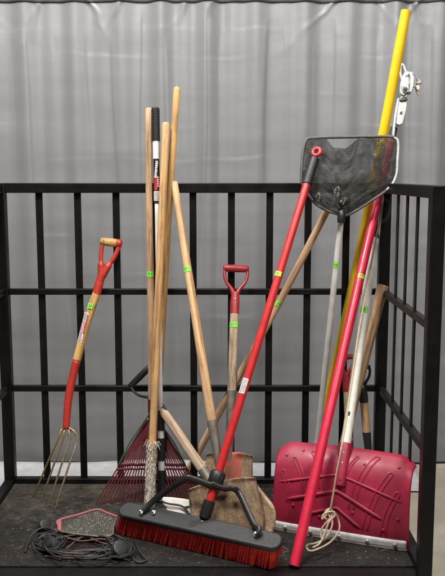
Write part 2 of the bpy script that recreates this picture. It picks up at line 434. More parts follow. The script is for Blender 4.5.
def pole(mb, z0, z1, r0, r1=None, n=14, wob=0.0, seed=0, seg=18, rnd=.35, mat=0):
    r1 = r0 if r1 is None else r1; pts = []; rr = []
    for i in range(n + 1):
        t = i / n
        pts.append((wob * noise.noise(V((t * 2.2, seed, 0))), wob * noise.noise(V((t * 2.2, seed, 9))), z0 + (z1 - z0) * t))
        rr.append((r0 + (r1 - r0) * t) * (1 + .02 * noise.noise(V((t * 9, seed, 4)))))
    return mb.tube(pts, rr, seg, rnd=rnd, mat=mat)

def arc_patch(mb, z0, z1, r, a0, a1, mat=0, n=8):
    mb.grid(lambda u, v: (r * math.cos(a0 + (a1 - a0) * u), r * math.sin(a0 + (a1 - a0) * u), z0 + (z1 - z0) * v), n, 1, mat)
def sticker(parent, z, r, mat=None, ang=-PI / 2 - .25, h=.021, off=(0, 0), seed=1, span=2.1):
    """small price sticker wrapped round a pole"""
    rnd = random.Random(seed); mb = MB(); R = r + .0007
    ox, oy = off
    def put(z0, z1, rr, a0, a1, mt):
        k = len(mb.v); arc_patch(mb, z0, z1, rr, a0, a1, mt)
        for i in range(k, len(mb.v)): mb.v[i] += V((ox, oy, 0))
    put(z - h / 2, z + h / 2, R, ang - span / 2, ang + span / 2, 0)
    for k in range(3):                     # handwritten marks
        a = ang + (-.42 + .42 * k) * span / 2.2 + rnd.uniform(-.06, .06)
        put(z - .005 + rnd.uniform(-.001, .002), z + .005, R + .0004, a, a + .09, 1)
        if rnd.random() < .7: put(z + .0035, z + .005, R + .0005, a, a + .26, 1)
    mb.build('price_sticker', [mat or M_sticker, M_ink], parent, smooth=180)

def d_grip(parent, z_neck, z_grip, halfw, r_grip, r_arm, mat_arm, mat_grip, split=False, squash=1., socket=None):
    """Y-shaped yoke with a cross grip"""
    h = z_grip - z_neck
    grip = MB().tube([(-halfw, 0, z_grip), (-halfw * .5, 0, z_grip), (0, 0, z_grip), (halfw * .5, 0, z_grip), (halfw, 0, z_grip)],
                     [r_grip * .93, r_grip * 1.02, r_grip * 1.06, r_grip * 1.02, r_grip * .93], 18, rnd=.35, up=(0, 1, 0))
    yoke = MB()
    for sg in (-1, 1):
        pts = smoothpts([(sg * .004, 0, z_neck - .01), (sg * halfw * .30, 0, z_neck + h * .16), (sg * halfw * .78, 0, z_neck + h * .46),
                         (sg * halfw * .98, 0, z_neck + h * .76), (sg * halfw * .93, 0, z_grip + r_grip * .25)], 6)
        n = len(pts); rr = [r_arm * (1.25 - .5 * min(1, i / (n * .45))) for i in range(n)]
        yoke.tube(pts, rr, 12, ell=(1.0, .82), rnd=.5, up=(0, 1, 0))
    if socket: yoke.tube([(0, 0, socket[0]), (0, 0, (socket[0] + z_neck) / 2), (0, 0, z_neck + h * .05)], [socket[1], socket[1] * 1.02, r_arm * 1.5], 18, rnd=.2)
    y = yoke.build('handle_yoke', mat_arm, parent)
    g = grip.build('grip', mat_grip, parent)
    return y, g

def blade_fn(w, L, z_top, bow, dish, pointed, lean=0.0):
    """shovel blade hanging from z_top down to z_top-L"""
    def fn(u, v):
        x = (u - .5) * 2
        z = z_top - L * v
        wid = w * (.93 + .10 * v) if pointed < .3 else w * (.97 + .06 * math.sin(v * PI * .8))
        if pointed:
            e = max(0, (v - (1 - pointed)) / pointed)
            wid *= math.sqrt(max(0.0, 1 - e ** 2.1)) * .985 + .015
        sh = max(0, (.07 - v) / .07)
        z -= sh * .012 * abs(x) ** 3
        y = dish * (1 - x * x) * (1 - .5 * v) * -1 + bow * math.sin(v * PI) + lean * v
        y -= .010 * sh * (abs(x) > .3)
        return (x * wid / 2, y, z)
    return fn

# ------------------------------------------------------------------ 1  spading fork
def build_fork():
    foot = on(46, 504); neck_py = 428
    pl = .0
    # crooked handle: follow the picture, depth leaning from the deck to the middle rail
    T = Tool(on(50, 505), at(99.5, 291, 3.118))
    t = thing('spading_fork', 'four tined fork with worn red D handle and varnished wood shaft leaning at the left', 'fork', T.M)
    L = T.loc
    def depth(py):                              # depth along the leaning line
        return (T.b + T.u * T.s_at(py)).y
    def pt(px, py, dy=0): return L(at(px, py, depth(py) + dy))
    sh = [pt(66.3, 428), pt(67.0, 414), pt(68.6, 398), pt(72, 380), pt(76.6, 361)]
    wd = [pt(76.8, 360), pt(82, 340), pt(87.5, 320), pt(97, 292)]
    up = [pt(96.6, 294), pt(99, 284), pt(102, 274)]
    k = proj(T.b)[2] / F
    ferr = MB().tube(smoothpts(sh, 5), [3.5 * k + .6 * k * min(1, i / 12) for i in range(21)], 18, rnd=.3).build('socket', M_forkred, t)
    MB().tube(smoothpts(wd, 6), 4.35 * k, 20, rnd=.1).build('shaft', M_fork, t)
    yk = MB().tube(smoothpts(up, 5), [4.5 * k] * 6 + [4.2 * k] * 5, 18, rnd=.2)
    gl, gr = pt(102.8, 241.5), pt(120.0, 243.5)
    a1 = smoothpts([pt(101.2, 276), pt(101.2, 266), pt(101.0, 254), gl + (gl - gr) * .0], 6)
    a2 = smoothpts([pt(102.8, 276), pt(107.5, 267), pt(114.5, 257), gr], 6)
    yk.tube(a1, [3.6 * k] * 8 + [2.2 * k] * (len(a1) - 8), 12, rnd=.4); yk.tube(a2, [3.8 * k] * 8 + [2.4 * k] * (len(a2) - 8), 12, rnd=.4)
    yk.tube([gr + (gl - gr) * .16, gr + (gl - gr) * -.05], 4.5 * k, 16, rnd=.3)
    yk.build('handle_yoke', M_forkred, t)
    ax = (gr - gl)
    MB().tube([gl - ax * .08, gl + ax * .3, gl + ax * .6, gl + ax * .84], [3.9 * k, 4.3 * k, 4.3 * k, 4.1 * k], 18, rnd=.4).build('grip', M_fork, t)
    # tines
    sp = [(62.5, 429, 57.6, 436, 33.5, 497), (64.6, 429, 62.6, 436, 41.5, 501.5), (68.4, 429, 69.6, 436, 48.8, 506), (70.3, 429, 77.0, 437, 55.3, 509)]
    for j, (x0, y0, x1, y1, x2, y2) in enumerate(sp):
        tip = L(on(x2, y2, DZ + .003))
        a = pt(x0, y0); b = pt(x1, y1 + 4, -.008)
        m1 = b.lerp(tip, .35) + V((0, -.010, 0)); m2 = b.lerp(tip, .75) + V((0, -.010, 0))
        pts = smoothpts([a, (a + b) / 2 + V((.0, -.002, .012 if j in (0, 3) else .004)), b, m1, m2, tip], 7)
        n = len(pts); MB().tube(pts, [1.25 * k * (1 - .45 * (i / n) ** 2) for i in range(n)], 10, rnd=.6).build('tine', M_brass, t)
    MB().tube([pt(61.5, 429.5), pt(66.3, 427), pt(71.5, 429.5)], 1.9 * k, 10, rnd=.4).build('crosshead', M_brass, t)
    # paper label with print running up the shaft
    lab = MB(); p0, p1 = pt(81.3, 343, -.0), pt(88.8, 313, -.0)
    d = (p1 - p0); side = V((1, 0, 0)); 
    def patch(s0, s1, a0, a1, rr, mt):
        x_ = d.normalized().cross(V((0, 1, 0))).normalized(); y_ = d.normalized().cross(x_)
        lab.grid(lambda u, v: p0 + d * (s0 + (s1 - s0) * v) + x_ * (rr * math.cos(a0 + (a1 - a0) * u)) + y_ * (rr * math.sin(a0 + (a1 - a0) * u)), 6, 2, mt)
    R = 4.35 * k + .001
    patch(0, 1, .55, 1.75, R, 0)
    rr = random.Random(3)
    for q in range(20):
        a = .72 + rr.random() * .1
        while a < 1.4:
            w_ = rr.uniform(.06, .24); patch(.03 + q * .048, .055 + q * .048 + .01 * rr.random(), a, a + w_, R + .0006, 1 if q < 14 else 2); a += w_ + rr.uniform(.06, .16)
    patch(.30, .92, 1.5, 1.72, R + .0006, 1)
    lab.build('paper_label', [M_label, M_labelred, M_ink], t, smooth=180)
    s = MB(); c = pt(90.2, 306, -4.9 * k); s.box(c, (.019, .0012, .021)); s.box(c + V((-.003, -.001, 0)), (.0022, .001, .011), 1); s.box(c + V((.003, -.001, .002)), (.0018, .001, .008), 1)
    s.build('price_sticker', [M_sticker, M_ink], t)
build_fork()

# ------------------------------------------------------------------ 2  leaf rake
def build_rake():
    T = Tool(on(152.6, 497), at(149.4, 187, 3.120))
    t = thing('leaf_rake', 'dark red fan leaf rake with a plain weathered wooden handle behind the frayed pole', 'rake', T.M)
    zt = T.s_at(109); z0 = T.s_at(412); r = T.r(3.6, T.s_at(250))
    pole(MB(), z0, zt, r, r * .97, wob=.004, seed=1).build('shaft', M_pine_a, t)
    sticker(t, T.s_at(274), r, off=(0, 0), seed=2, ang=-PI / 2 - .1)
    MB().tube([(0, 0, z0 - .045), (0, 0, z0), (0, 0, z0 + .05)], [r * .8, r * 1.1, r * 1.08], 16, rnd=.2).build('ferrule', M_rakered, t)
    L = T.loc; n = 29; apex = V((0, -.004, z0 - .03))
    tips = []
    zc = T.s_at(464)
    for i in range(n):
        f = i / (n - 1); px = 96 + 113 * f
        tip = L(on(px, 503.5 - 1.5 * math.sin(f * PI) + 1.5 * noise.noise(V((i * 3.1, 0, 0))), DZ + .004))
        tip2 = tip.lerp(apex, .10) + V((0, .004, 0))
        kx = apex + V((tip.x * .10, 0, 0))
        mid = kx.lerp(tip2, .55) + V((0, -.004 + .003 * noise.noise(V((i * 1.7, 4, 0))), 0))
        pts = smoothpts([kx, mid, tip2 + V((0, -.004, .004)), tip], 6)
        MB().tube(pts, .0027, 6, ell=(.6, 1.15)).build('tine', M_rakered, t)
        tips.append((kx, tip2))
    def cross(fr, rr):
        pts = [a.lerp(b, fr) + V((0, -.006, .0)) for i, (a, b) in enumerate(tips)]
        return MB().tube(pts, rr, 8, ell=(.5, 1.5), rnd=.3)
    cross(.60, .0045).build('spreader_bar', M_rakered, t); cross(.66, .003).build('spreader_bar', M_rakered, t)
    a, b = tips[0]; MB().tube([V((-.004, -.012, z0 + .0)), a.lerp(b, .30) + V((-.012, -.012, 0)), a.lerp(b, .60) + V((-.004, -.012, 0))], .0028, 8).build('brace_wire', M_greenwire, t)
    a, b = tips[-1]; MB().tube([V((.004, -.012, z0 + .0)), a.lerp(b, .30) + V((.012, -.012, 0)), a.lerp(b, .60) + V((.004, -.012, 0))], .0028, 8).build('brace_wire', M_greenwire, t)
build_rake()

# ------------------------------------------------------------------ 3  extension pole with black grip
def build_extension():
    T = Tool(on(162.2, 502), at(156.8, 187, 3.106))
    t = thing('telescopic_pole', 'slim white telescopic pole with black ribbed grip and a printed label among the wooden poles', 'pole', T.M)
    S = T.s_at; r = T.r(2.9, 1.2)
    pole(MB(), S(408), S(200), r * .82, seg=18).build('inner_tube', M_ferrule, t)
    g = MB(); z0, z1 = S(141), S(108); n = 34
    pts = []; rr = []
    for i in range(n + 1):
        pts.append((0, 0, z0 + (z1 - z0) * i / n)); rr.append(r * (1.22 + .10 * (i % 2)))
    g.tube(pts, rr, 18, rnd=.3).build('grip', M_rubber, t)
    gd = MB()
    for a in range(12):                            # raised diamond studs of the grip
        for i in range(0, n, 2):
            an = 2 * PI * (a + .5 * ((i // 2) % 2)) / 12; z = z0 + (z1 - z0) * (i + .5) / n
            gd.box((r * 1.3 * math.cos(an), r * 1.3 * math.sin(an), z), (.0035, .0035, .004), M=Matrix.Rotation(an, 3, 'Z'))
    gd.build('grip_studs', M_charcoal, t)
    MB().tube([(0, 0, S(159)), (0, 0, S(141))], r * 1.15, 18, rnd=.1).build('white_sleeve', M_ferrule, t)
    MB().tube([(0, 0, S(203)), (0, 0, S(159))], r * 1.08, 18).build('label_sleeve', M_blackplastic, t)
    lb = MB(); R = r * 1.08 + .0006; rd = random.Random(5)
    zs = [S(y) for y in (160, 168, 178, 188, 193, 203)]
    lb_ = lambda z0, z1, a0, a1, m, e=0: arc_patch(lb, z0, z1, R + e, a0, a1, m)
    lb_(S(201), S(191.5), -2.75, -.4, 0)                                             # white panel at the foot of the label
    for k in range(6):
        a = -2.25
        while a < -.95:
            w_ = rd.uniform(.05, .22); lb_(S(200 - k * 1.35), S(199.4 - k * 1.35), a, a + w_, 2, .0004); a += w_ + rd.uniform(.05, .12)
    for k in range(7): lb_(S(190.5 - k * 2.0), S(188.6 - k * 2.0), -2.5 + .05 * k, -1.3 + .1 * k, 1)   # red flash
    for k in range(9):                                                              # slanted white lettering
        a = -1.9 + .07 * k; lb_(S(178 - k * 1.9), S(176.6 - k * 1.9), a - .35, a + .25 + .2 * rd.random(), 0, .0004)
    for k in range(5): lb_(S(187 - k * 2.2), S(185.8 - k * 2.2), -1.35, -.75, 0, .0004)
    lb.build('printed_label', [M_label, M_labelred, M_ink], t, smooth=180)
    seq = [(410, 430, M_blackplastic), (430, 438, M_ferrule), (438, 460, M_blackplastic), (460, 470, M_ferrule), (470, 502, M_blackplastic)]
    for a, b, m in seq:
        rr = r * (1.35 if m is M_blackplastic else 1.12)
        if m is M_blackplastic:
            z0, z1 = S(b), S(a); n = 14
            MB().tube([(0, 0, z0 + (z1 - z0) * i / n) for i in range(n + 1)], [rr * (1 + .05 * (i % 2)) for i in range(n + 1)], 16, rnd=.1).build('black_band', m, t)
        else: MB().tube([(0, 0, S(b)), (0, 0, S(a))], rr, 16).build('white_band', m, t)
build_extension()

# ------------------------------------------------------------------ 4  tall wooden pole
def build_tall():
    T = Tool(on(152.0, 490), at(170.6, 187, 3.126))
    t = thing('wooden_pole', 'tallest plain golden wooden pole with rounded tip in the left bundle', 'pole', T.M)
    r = T.r(3.75, T.s_at(200))
    pole(MB(), 0.0, T.s_at(89), r, r * .93, wob=.005, seed=3, rnd=.6).build('shaft', M_gold, t)
    MB().tube([(0, 0, T.s_at(88) - .004), (0, 0, T.s_at(88) + .008)], [.003, .002], 10, rnd=.5).build('hanging_peg', M_pine_a, t)
build_tall()

# ------------------------------------------------------------------ 5  pole with frayed foot
def build_frayed():
    T = Tool(on(149.3, 508), at(163.2, 187, 3.078))
    t = thing('frayed_pole', 'honey coloured wooden pole ending in a frayed grey cotton mop at its foot', 'mop', T.M)
    r = T.r(3.95, T.s_at(250))
    pole(MB(), T.s_at(470), T.s_at(124), r * .96, r * .97, wob=.004, seed=5, rnd=.5).build('shaft', M_pine_c, t)
    z0, z1 = .0, T.s_at(441); mb = MB(); rd = random.Random(11)
    core = []; cr = []
    for i in range(25):
        f = i / 24; core.append((.002 * noise.noise(V((f * 7, 1, 1))), .002 * noise.noise(V((f * 7, 3, 1))), z0 + (z1 - z0) * f * .97)); cr.append(r * (1.02 - .12 * abs(f - .5) + .22 * noise.noise(V((f * 11, 0, 2)))))
    mb.tube(core, cr, 14, rnd=.4)
    for i in range(520):
        a = rd.uniform(0, 2 * PI); z = z0 + (z1 - z0) * rd.random() ** .9; ln = rd.uniform(.009, .022)
        R = r * rd.uniform(.88, 1.05)
        p = V((R * math.cos(a), R * math.sin(a), z)); o = V((math.cos(a), math.sin(a), 0)); tg = V((-math.sin(a), math.cos(a), 0))
        sgn = rd.choice((-1, 1)) * rd.uniform(.1, .8)
        q1 = p + o * .004 + V((0, 0, -ln * .5)) + tg * sgn * .006; q2 = p + o * rd.uniform(.0, .007) + V((0, 0, -ln)) + tg * sgn * .012
        if q2.z < .002: q2.z = .002
        mb.tube([p - o * .002, q1, q2], [.0012, .0012, .0007], 5)
    for i in range(30):                            # loose fringe where the binding starts
        a = rd.uniform(0, 2 * PI); z = z1 - rd.uniform(0, .02); o = V((math.cos(a), math.sin(a), 0)); ln = rd.uniform(.008, .022)
        p = V((r * 1.1 * math.cos(a), r * 1.1 * math.sin(a), z))
        mb.tube([p, p + o * ln * .5 + V((0, 0, .006)), p + o * ln + V((0, 0, rd.uniform(-.012, .008)))], [.0011, .001, .0005], 5)
    mb.build('cotton_strands', M_rope2, t, smooth=80)
build_frayed()

# ------------------------------------------------------------------ 6  long handled shovel
def build_long_shovel():
    T = Tool(on(233.0, 553), at(174.8, 187, 3.120))
    t = thing('long_shovel', 'long wooden shovel crossing behind the broom bracket with a wide rust brown blade', 'shovel', T.M)
    S = T.s_at; r = T.r(4.3, S(300))
    zs = S(424)
    pole(MB(), zs - .02, S(183), r * 1.08, r * .9, wob=.003, seed=8).build('shaft', M_pine_e, t)
    sticker(t, S(270), r, off=(.0, 0), seed=4, ang=-PI / 2 - .35)
    zb = S(482)
    MB().tube([(0, 0, zb - .03), (0, 0, zb + .04), (0, 0, zs - .01), (0, 0, zs + .012)], [r * .62, r * .85, r * 1.12, r * 1.16], 18, rnd=.1).build('socket', M_greysteel, t)
    MB().grid(blade_fn(.236, zb - .0, zb + .005, -.006, .008, .40), 24, 30).build('blade', M_blade, t, smooth=60, solid=.0028)
build_long_shovel()

# ------------------------------------------------------------------ 7  red D handled spade
def build_red_spade():
    T = Tool(on(227.0, 524), at(235.3, 291, 3.105))
    t = thing('red_handle_spade', 'short spade with upright bright red D handle and worn wooden shaft', 'spade', T.M)
    S = T.s_at; k = T.r(1, S(300))
    d_grip(t, S(294), S(268.5), 12.0 * k, 3.7 * k, 2.6 * k, M_redplastic, M_redplastic, socket=(S(314), 4.6 * k))
    pole(MB(), S(395), S(308), 4.5 * k, 4.4 * k, wob=.003, seed=12, rnd=.1).build('shaft', M_old, t)
    sticker(t, S(325.5), 4.5 * k, seed=6, ang=-PI / 2 - .25, h=.020)
    zb = S(453)
    MB().tube([(0, 0, zb - .03), (0, 0, zb + .02), (0, 0, S(420)), (0, 0, S(391))], [2.6 * k, 3.4 * k, 4.3 * k, 4.8 * k], 18, rnd=.1).build('socket', M_greysteel, t)
    MB().tube([(0, -4.6 * k, S(300)), (0, 4.6 * k, S(300))], .0035, 10, rnd=.5).build('rivet', M_zinc, t)
    MB().grid(blade_fn(.180, zb, zb + .004, -.005, .006, .0), 22, 26).build('blade', M_bladered, t, smooth=60, solid=.0026)
build_red_spade()

# ------------------------------------------------------------------ 8  black D handled shovel
def build_black_shovel():
    T = Tool(on(259, 552), at(147.8, 389, 3.085))
    t = thing('black_handle_shovel', 'steeply tilted shovel with black D grip and grubby wooden shaft behind the left poles', 'shovel', T.M)
    S = T.s_at; k = T.r(1, S(400))
    d_grip(t, S(398), S(377), 14.0 * k, 3.3 * k, 2.2 * k, M_rubber, M_blackplastic, socket=(S(416), 4.4 * k))
    pole(MB(), S(480), S(409), 5.0 * k, 4.4 * k, wob=.002, seed=14, rnd=.1).build('shaft', M_grey, t)
    zb = S(506)
    MB().tube([(0, 0, zb - .04), (0, 0, S(496)), (0, 0, S(477)), (0, 0, S(470))], [3.0 * k, 4.4 * k, 5.1 * k, 5.2 * k], 18, rnd=.1).build('socket', M_greysteel, t)
    MB().grid(blade_fn(.262, zb + .01, zb + .01, -.005, .008, .45), 22, 28).build('blade', M_blade, t, smooth=60, solid=.0026)
build_black_shovel()

# ------------------------------------------------------------------ 9  long slanting handle poking through the railing
def build_slant():
    T = Tool(on(184.0, 479.5), at(285.5, 289, 3.140))
    t = thing('slanting_handle', 'thin wooden handle slanting to the right and poking out through the railing', 'pole', T.M)
    S = T.s_at; r = T.r(3.6, S(290))
    pole(MB(), 0.0, S(211), r * 1.05, r * 1.0, wob=.004, seed=17).build('shaft', M_pine_a, t)
    sticker(t, S(303), r, seed=9, ang=-PI / 2 + .2)
build_slant()

# ------------------------------------------------------------------ 10 push broom
def build_broom():
    # head frame
    pl, pr = on(126, 529.5), on(288, 566.5)
    e1 = (pr - pl); e1.z = 0; e1.normalize()
    back = V((0, 0, 1)).cross(e1)                     # away from the viewer
    tilt = math.radians(24)
    e3 = (V((0, 0, 1)) * math.cos(tilt) - back * math.sin(tilt)).normalized()
    e2 = e3.cross(e1)
    M = Matrix((e1, e2, e3)).transposed().to_4x4(); M.translation = (pl + pr) / 2
    t = thing('push_broom', 'wide push broom with red bristles, charcoal head and long red tube handle', 'broom', M)
    L = lambda p: M.inverted() @ V(p)
    Hb = .088; half = .300; dep = .066; thk = .022
    # block with rounded ends
    out = []
    for i in range(13):
        a = -PI / 2 + PI * i / 12; out.append((half - .03 + .03 * math.cos(a), dep / 2 * math.sin(a)))
    for i in range(13):
        a = PI / 2 + PI * i / 12; out.append((-half + .03 + .03 * math.cos(a), dep / 2 * math.sin(a)))
    zc = Hb + thk / 2
    MB().prism(out, (0, 0, zc), (1, 0, 0), (0, 1, 0), thk).build('broom_block', M_charcoal, t, bevel=.006, bseg=3)
    hole = MB().tube([(-.012, -.004, Hb + thk - .006), (-.012, -.004, Hb + thk + .0012)], [.012, .0125], 18)
    hole.build('handle_hole', M_rubber, t)
    # bristles in tufts
    rd = random.Random(21); br = MB()
    nx, ny = 74, 8
    for i in range(nx):
        for j in range(ny):
            bx = (-half + .012) + (2 * half - .024) * (i + .5 * (j % 2)) / nx; by = -dep / 2 + .007 + (dep - .014) * j / (ny - 1)
            lean_x = -.30 + .12 * (bx / half) + .05 * rd.uniform(-1, 1); 
            cx_, cy_ = rd.uniform(-.07, .07), rd.uniform(-.05, .05)
            for q in range(8 if j < 3 else 4):
                px, py = bx + rd.uniform(-.003, .003), by + rd.uniform(-.003, .003)
                fl = (j / (ny - 1) - .5) * .035
                ex = px + (lean_x + cx_) * .088 + rd.uniform(-.005, .005); ey = py + fl * 1.0 + cy_ * .088 + rd.uniform(-.004, .004)
                # world deck height along this bristle
                p1 = V((px, py, Hb + .002)); p2 = V((ex, ey, 0.0))
                d = (M @ p2) - (M @ p1); tlen = (DZ + .001 - (M @ p1).z) / d.z
                tlen = min(1.0, tlen) * rd.uniform(.93, 1.0)
                p2 = p1 + (p2 - p1) * tlen
                m1 = p1.lerp(p2, .5) + V((rd.uniform(-.002, .002), rd.uniform(-.002, .002), 0))
                br.tube([p1, m1, p2], [.0010, .0010, .0007], 4, caps=False)
    br.build('bristles', M_bristle, t, smooth=0)
    # handle
    top = at(316.6, 152, 3.02); base = None
    # pole foot sits above the block, near the brace clamp
    foot = at(204.8, 517, (M @ V((-.01, .0, Hb + thk))).y + .015)
    u = (top - foot).normalized(); ln = (top - foot).length
    lf, lt = L(foot), L(top); lu = (lt - lf).normalized()
    def s_at(py):
        lo, hi = -.2, ln
        for _ in range(40):
            m = (lo + hi) / 2
            if proj(foot + u * m)[1] > py: lo = m
            else: hi = m
        return lo
    def q(py): return lf + lu * s_at(py)
    k = proj(foot + u * ln * .5)[2] / F; r = 4.1 * k
    MB().tube([q(512), q(340), q(174)], [r, r, r], 20).build('handle', M_broomred, t)
    gp = [q(184 - i * 1.7) for i in range(16)]
    MB().tube(gp, [r * (1.22 + .05 * (i % 2)) for i in range(16)], 20, rnd=.2).build('hand_grip', M_charcoal, t)
    # hanging eye at the tip
    xx = V((1, 0, 0)); xx = (xx - lu * xx.dot(lu)).normalized()
    c = q(152); ring = [c + xx * (r * 1.0 * math.cos(a)) + lu * (r * 1.0 * math.sin(a)) for a in [2 * PI * i / 20 for i in range(20)]]
    MB().tube(ring, r * .52, 10, closed=True).build('hanging_eye', M_broomred, t)
    MB().tube([q(518), q(516), q(501)], [r * 1.25, r * 1.4, r * 1.4], 18, rnd=.15).build('end_cap', M_blackplastic, t)
    MB().tube([q(517.2) + V((0, -r * 1.3, 0)), q(517.0) + V((0, -r * 1.5, 0))], .004, 10, rnd=.5).build('screw', M_zinc, t)
    # clamp and brace
    cl = MB().tube([q(487), q(485), q(473), q(471)], [r * 1.6, r * 1.95, r * 1.95, r * 1.6], 8, rnd=.1); 
    for sg in (-1, 1): cl.tube([q(486) + xx * sg * r * 1.3 + V((0, -r * 1.1, 0)), q(472) + xx * sg * r * 1.3 + V((0, -r * 1.1, 0))], r * .42, 8, rnd=.4)
    cl.build('brace_clamp', M_blackplastic, t)
    zt = Hb + thk
    bl, brr = V((-.205, -.008, zt + .006)), V((.214, .002, zt + .006))
    def wp(px, py, Y): return L(at(px, py, Y))
    yc = (M @ q(480)).y
    lpts = smoothpts([bl, wp(157, 498, (M @ bl).y + .012), wp(184, 479.5, yc - .02), wp(193, 479, yc - .025), wp(207, 484, yc - .025), wp(214, 485.5, yc - .025)], 7)
    rpts = smoothpts([wp(212, 484, yc - .025), wp(224, 488.5, yc - .03), wp(233, 488.5, yc - .03), wp(240, 495, yc - .035), wp(253, 523, (M @ brr).y + .03), brr + V((.006, .014, .012)), brr + V((0, -.003, .003))], 7)
    bt = MB().tube(lpts, 3.0 * k, 12, ell=(.8, 1.1), rnd=.4).tube(rpts, 3.0 * k, 12, ell=(.8, 1.1), rnd=.4)
    bt.build('brace', M_blackplastic, t)
    for b in (bl, brr, V((-.165, .006, zt + .001))):
        n_ = MB().tube([b + V((0, -.001, -.006)), b + V((0, -.003, .007))], .0085, 6, rnd=.1).tube([b + V((0, -.003, .006)), b + V((0, -.004, .012))], .0055, 10, rnd=.4)
        n_.build('bolt', M_zinc, t)
    # white care label on the handle
    lab = MB(); xa = xx; ya = lu.cross(xa)
    def lp(s0, s1, a0, a1, rr, m): lab.grid(lambda uu, vv: q(s0).lerp(q(s1), vv) + xa * (rr * math.cos(a0 + (a1 - a0) * uu)) + ya * (rr * math.sin(a0 + (a1 - a0) * uu)), 8, 1, m)
    lp(394, 379, -2.35, -.75, r + .0008, 0)
    rd = random.Random(8)
    for i in range(9):
        a = -2.0 + .1 * rd.random()
        while a < -1.05:
            w_ = rd.uniform(.04, .2); lp(392.3 - i * 1.4, 391.8 - i * 1.4, a, a + w_, r + .0013, 1); a += w_ + rd.uniform(.05, .14)
    lab.build('paper_label', [M_label, M_ink], t, smooth=180)
    st = MB(); lab = st; lp(277, 272.3, -2.6, -.6, r + .0008, 0); lp(276, 273.4, -1.8, -1.65, r + .0013, 1); lp(276, 273.4, -1.45, -1.35, r + .0013, 1)
    st.build('price_sticker', [M_stickery, M_ink], t, smooth=180)
build_broom()

# ------------------------------------------------------------------ 11 landing net
def build_net():
    T = Tool(on(312.0, 492), at(342.6, 205, 3.035))
    t = thing('landing_net', 'upturned dark mesh landing net on a silver aluminium pole leaning at the right', 'net', T.M)
    S = T.s_at; L = T.loc; k = T.r(1, S(200))
    MB().tube([(0, 0, 0), (0, 0, S(209))], 3.1 * k, 20, rnd=.2).build('pole', M_alupaint, t)
    sticker(t, S(265), 3.1 * k, seed=13, ang=-PI / 2 - .3)
    yb = (T.b + T.u * S(180)).y
    def q(px, py, dy=0): return L(at(px, py, yb + (180 - py) * .0009 - .012 + dy))
    # rim: dark sides and a paler edge on the right
    dark = smoothpts([q(341, 215), q(326, 210), q(313, 201), q(302.5, 184), q(301.2, 174), q(303, 152), q(306, 141), q(313, 138), q(350, 137), q(388, 136.6), q(394, 138)], 6)
    MB().tube(dark, 1.55 * k, 10, rnd=.4).build('rim', M_rim, t)
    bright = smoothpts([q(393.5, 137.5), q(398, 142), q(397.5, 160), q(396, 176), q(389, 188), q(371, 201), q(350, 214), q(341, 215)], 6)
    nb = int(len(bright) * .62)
    MB().tube(bright[:nb], 1.5 * k, 10, rnd=.4).build('pale_rim', M_castwhite, t)
    MB().tube(bright[nb - 1:], 1.5 * k, 10, rnd=.4).build('rim', M_rim, t)
    # throat piece joining rim and pole
    MB().tube([q(341.0, 222), q(341.5, 215), q(342, 209)], [3.7 * k, 4.2 * k, 3.0 * k], 14, rnd=.3).build('throat', M_blackplastic, t)
    def left(py):
        ys = [(136, 306), (152, 303), (174, 301.2), (184, 302.5), (201, 313), (210, 326), (215, 339)]
        for (a, b), (c, d) in zip(ys, ys[1:]):
            if py <= c: return b + (d - b) * (py - a) / (c - a)
        return 339
    def right(py):
        ys = [(136, 393), (142, 398), (160, 397.5), (176, 396), (188, 389), (201, 371), (214, 350), (215, 342)]
        for (a, b), (c, d) in zip(ys, ys[1:]):
            if py <= c: return b + (d - b) * (py - a) / (c - a)
        return 342
    def cloth(seed, bag, sag):
        def fn(u, v):
            py = 138 + 76.5 * v
            if True:                                    # front panel sags away from the rim
                px0 = left(138) + (right(138) - left(138)) * u
                dip = 10.5 * max(0, math.exp(-((px0 - 341) / 13.0) ** 4)) + 2 * noise.noise(V((u * 7, 0, seed)))
                py = 138 + dip * (1 - v) + 76.5 * v
                py = min(py, 214.5)
            a, b = left(py), right(py)
            px = a + (b - a) * u
            e = math.sin(PI * u) * math.sin(PI * min(1, max(0, v * .85 + .08)))
            dy = bag * e + .010 * noise.noise(V((u * 5, v * 5, seed))) * e + .005 * noise.noise(V((u * 14, v * 14, seed)))
            return q(px, py + 1.0 * noise.noise(V((u * 9, v * 9, seed + 3))), dy)
        return fn
    def diag(fn, n, m):                                # diamond mesh: only the cords, as thin square strands
        mb = MB(); seg = 3
        for s in (-1, 1):
            for i in range(-m, n + 1):
                run = []
                for j in range(m + 1):
                    c = i + j if s > 0 else n - (i + j)
                    if 0 <= c <= n: run.append(fn(c / n, j / m))
                if len(run) > 1: mb.tube(run, .00125, 3, caps=False)
        return mb
    diag(cloth(1, -.030, True), 46, 32).build('front_netting', M_mesh, t, smooth=0)
    diag(cloth(6, .035, False), 42, 29).build('back_netting', M_mesh, t, smooth=0)
    # small crumpled patches added to stand for bright glints in the net
    rd = random.Random(4)
    for (px, py, w, h) in ((318, 198, 5, 8), (337, 193, 6, 11), (343, 201, 8, 4)):
        mb = MB().grid(lambda u, v: q(px + (u - .5) * w + 3 * (v - .5), py + (v - .5) * h + 2 * math.sin(u * 5), -.035 + .006 * math.sin(u * 9 + v * 7)), 6, 6)
        mb.build('glint_patch', worn('painted_glint', (.20, .19, .17), (.05, .05, .045), rough=.25, scale=90, amt=.2, bmp=.4), t, smooth=30, solid=.0004)
build_net()

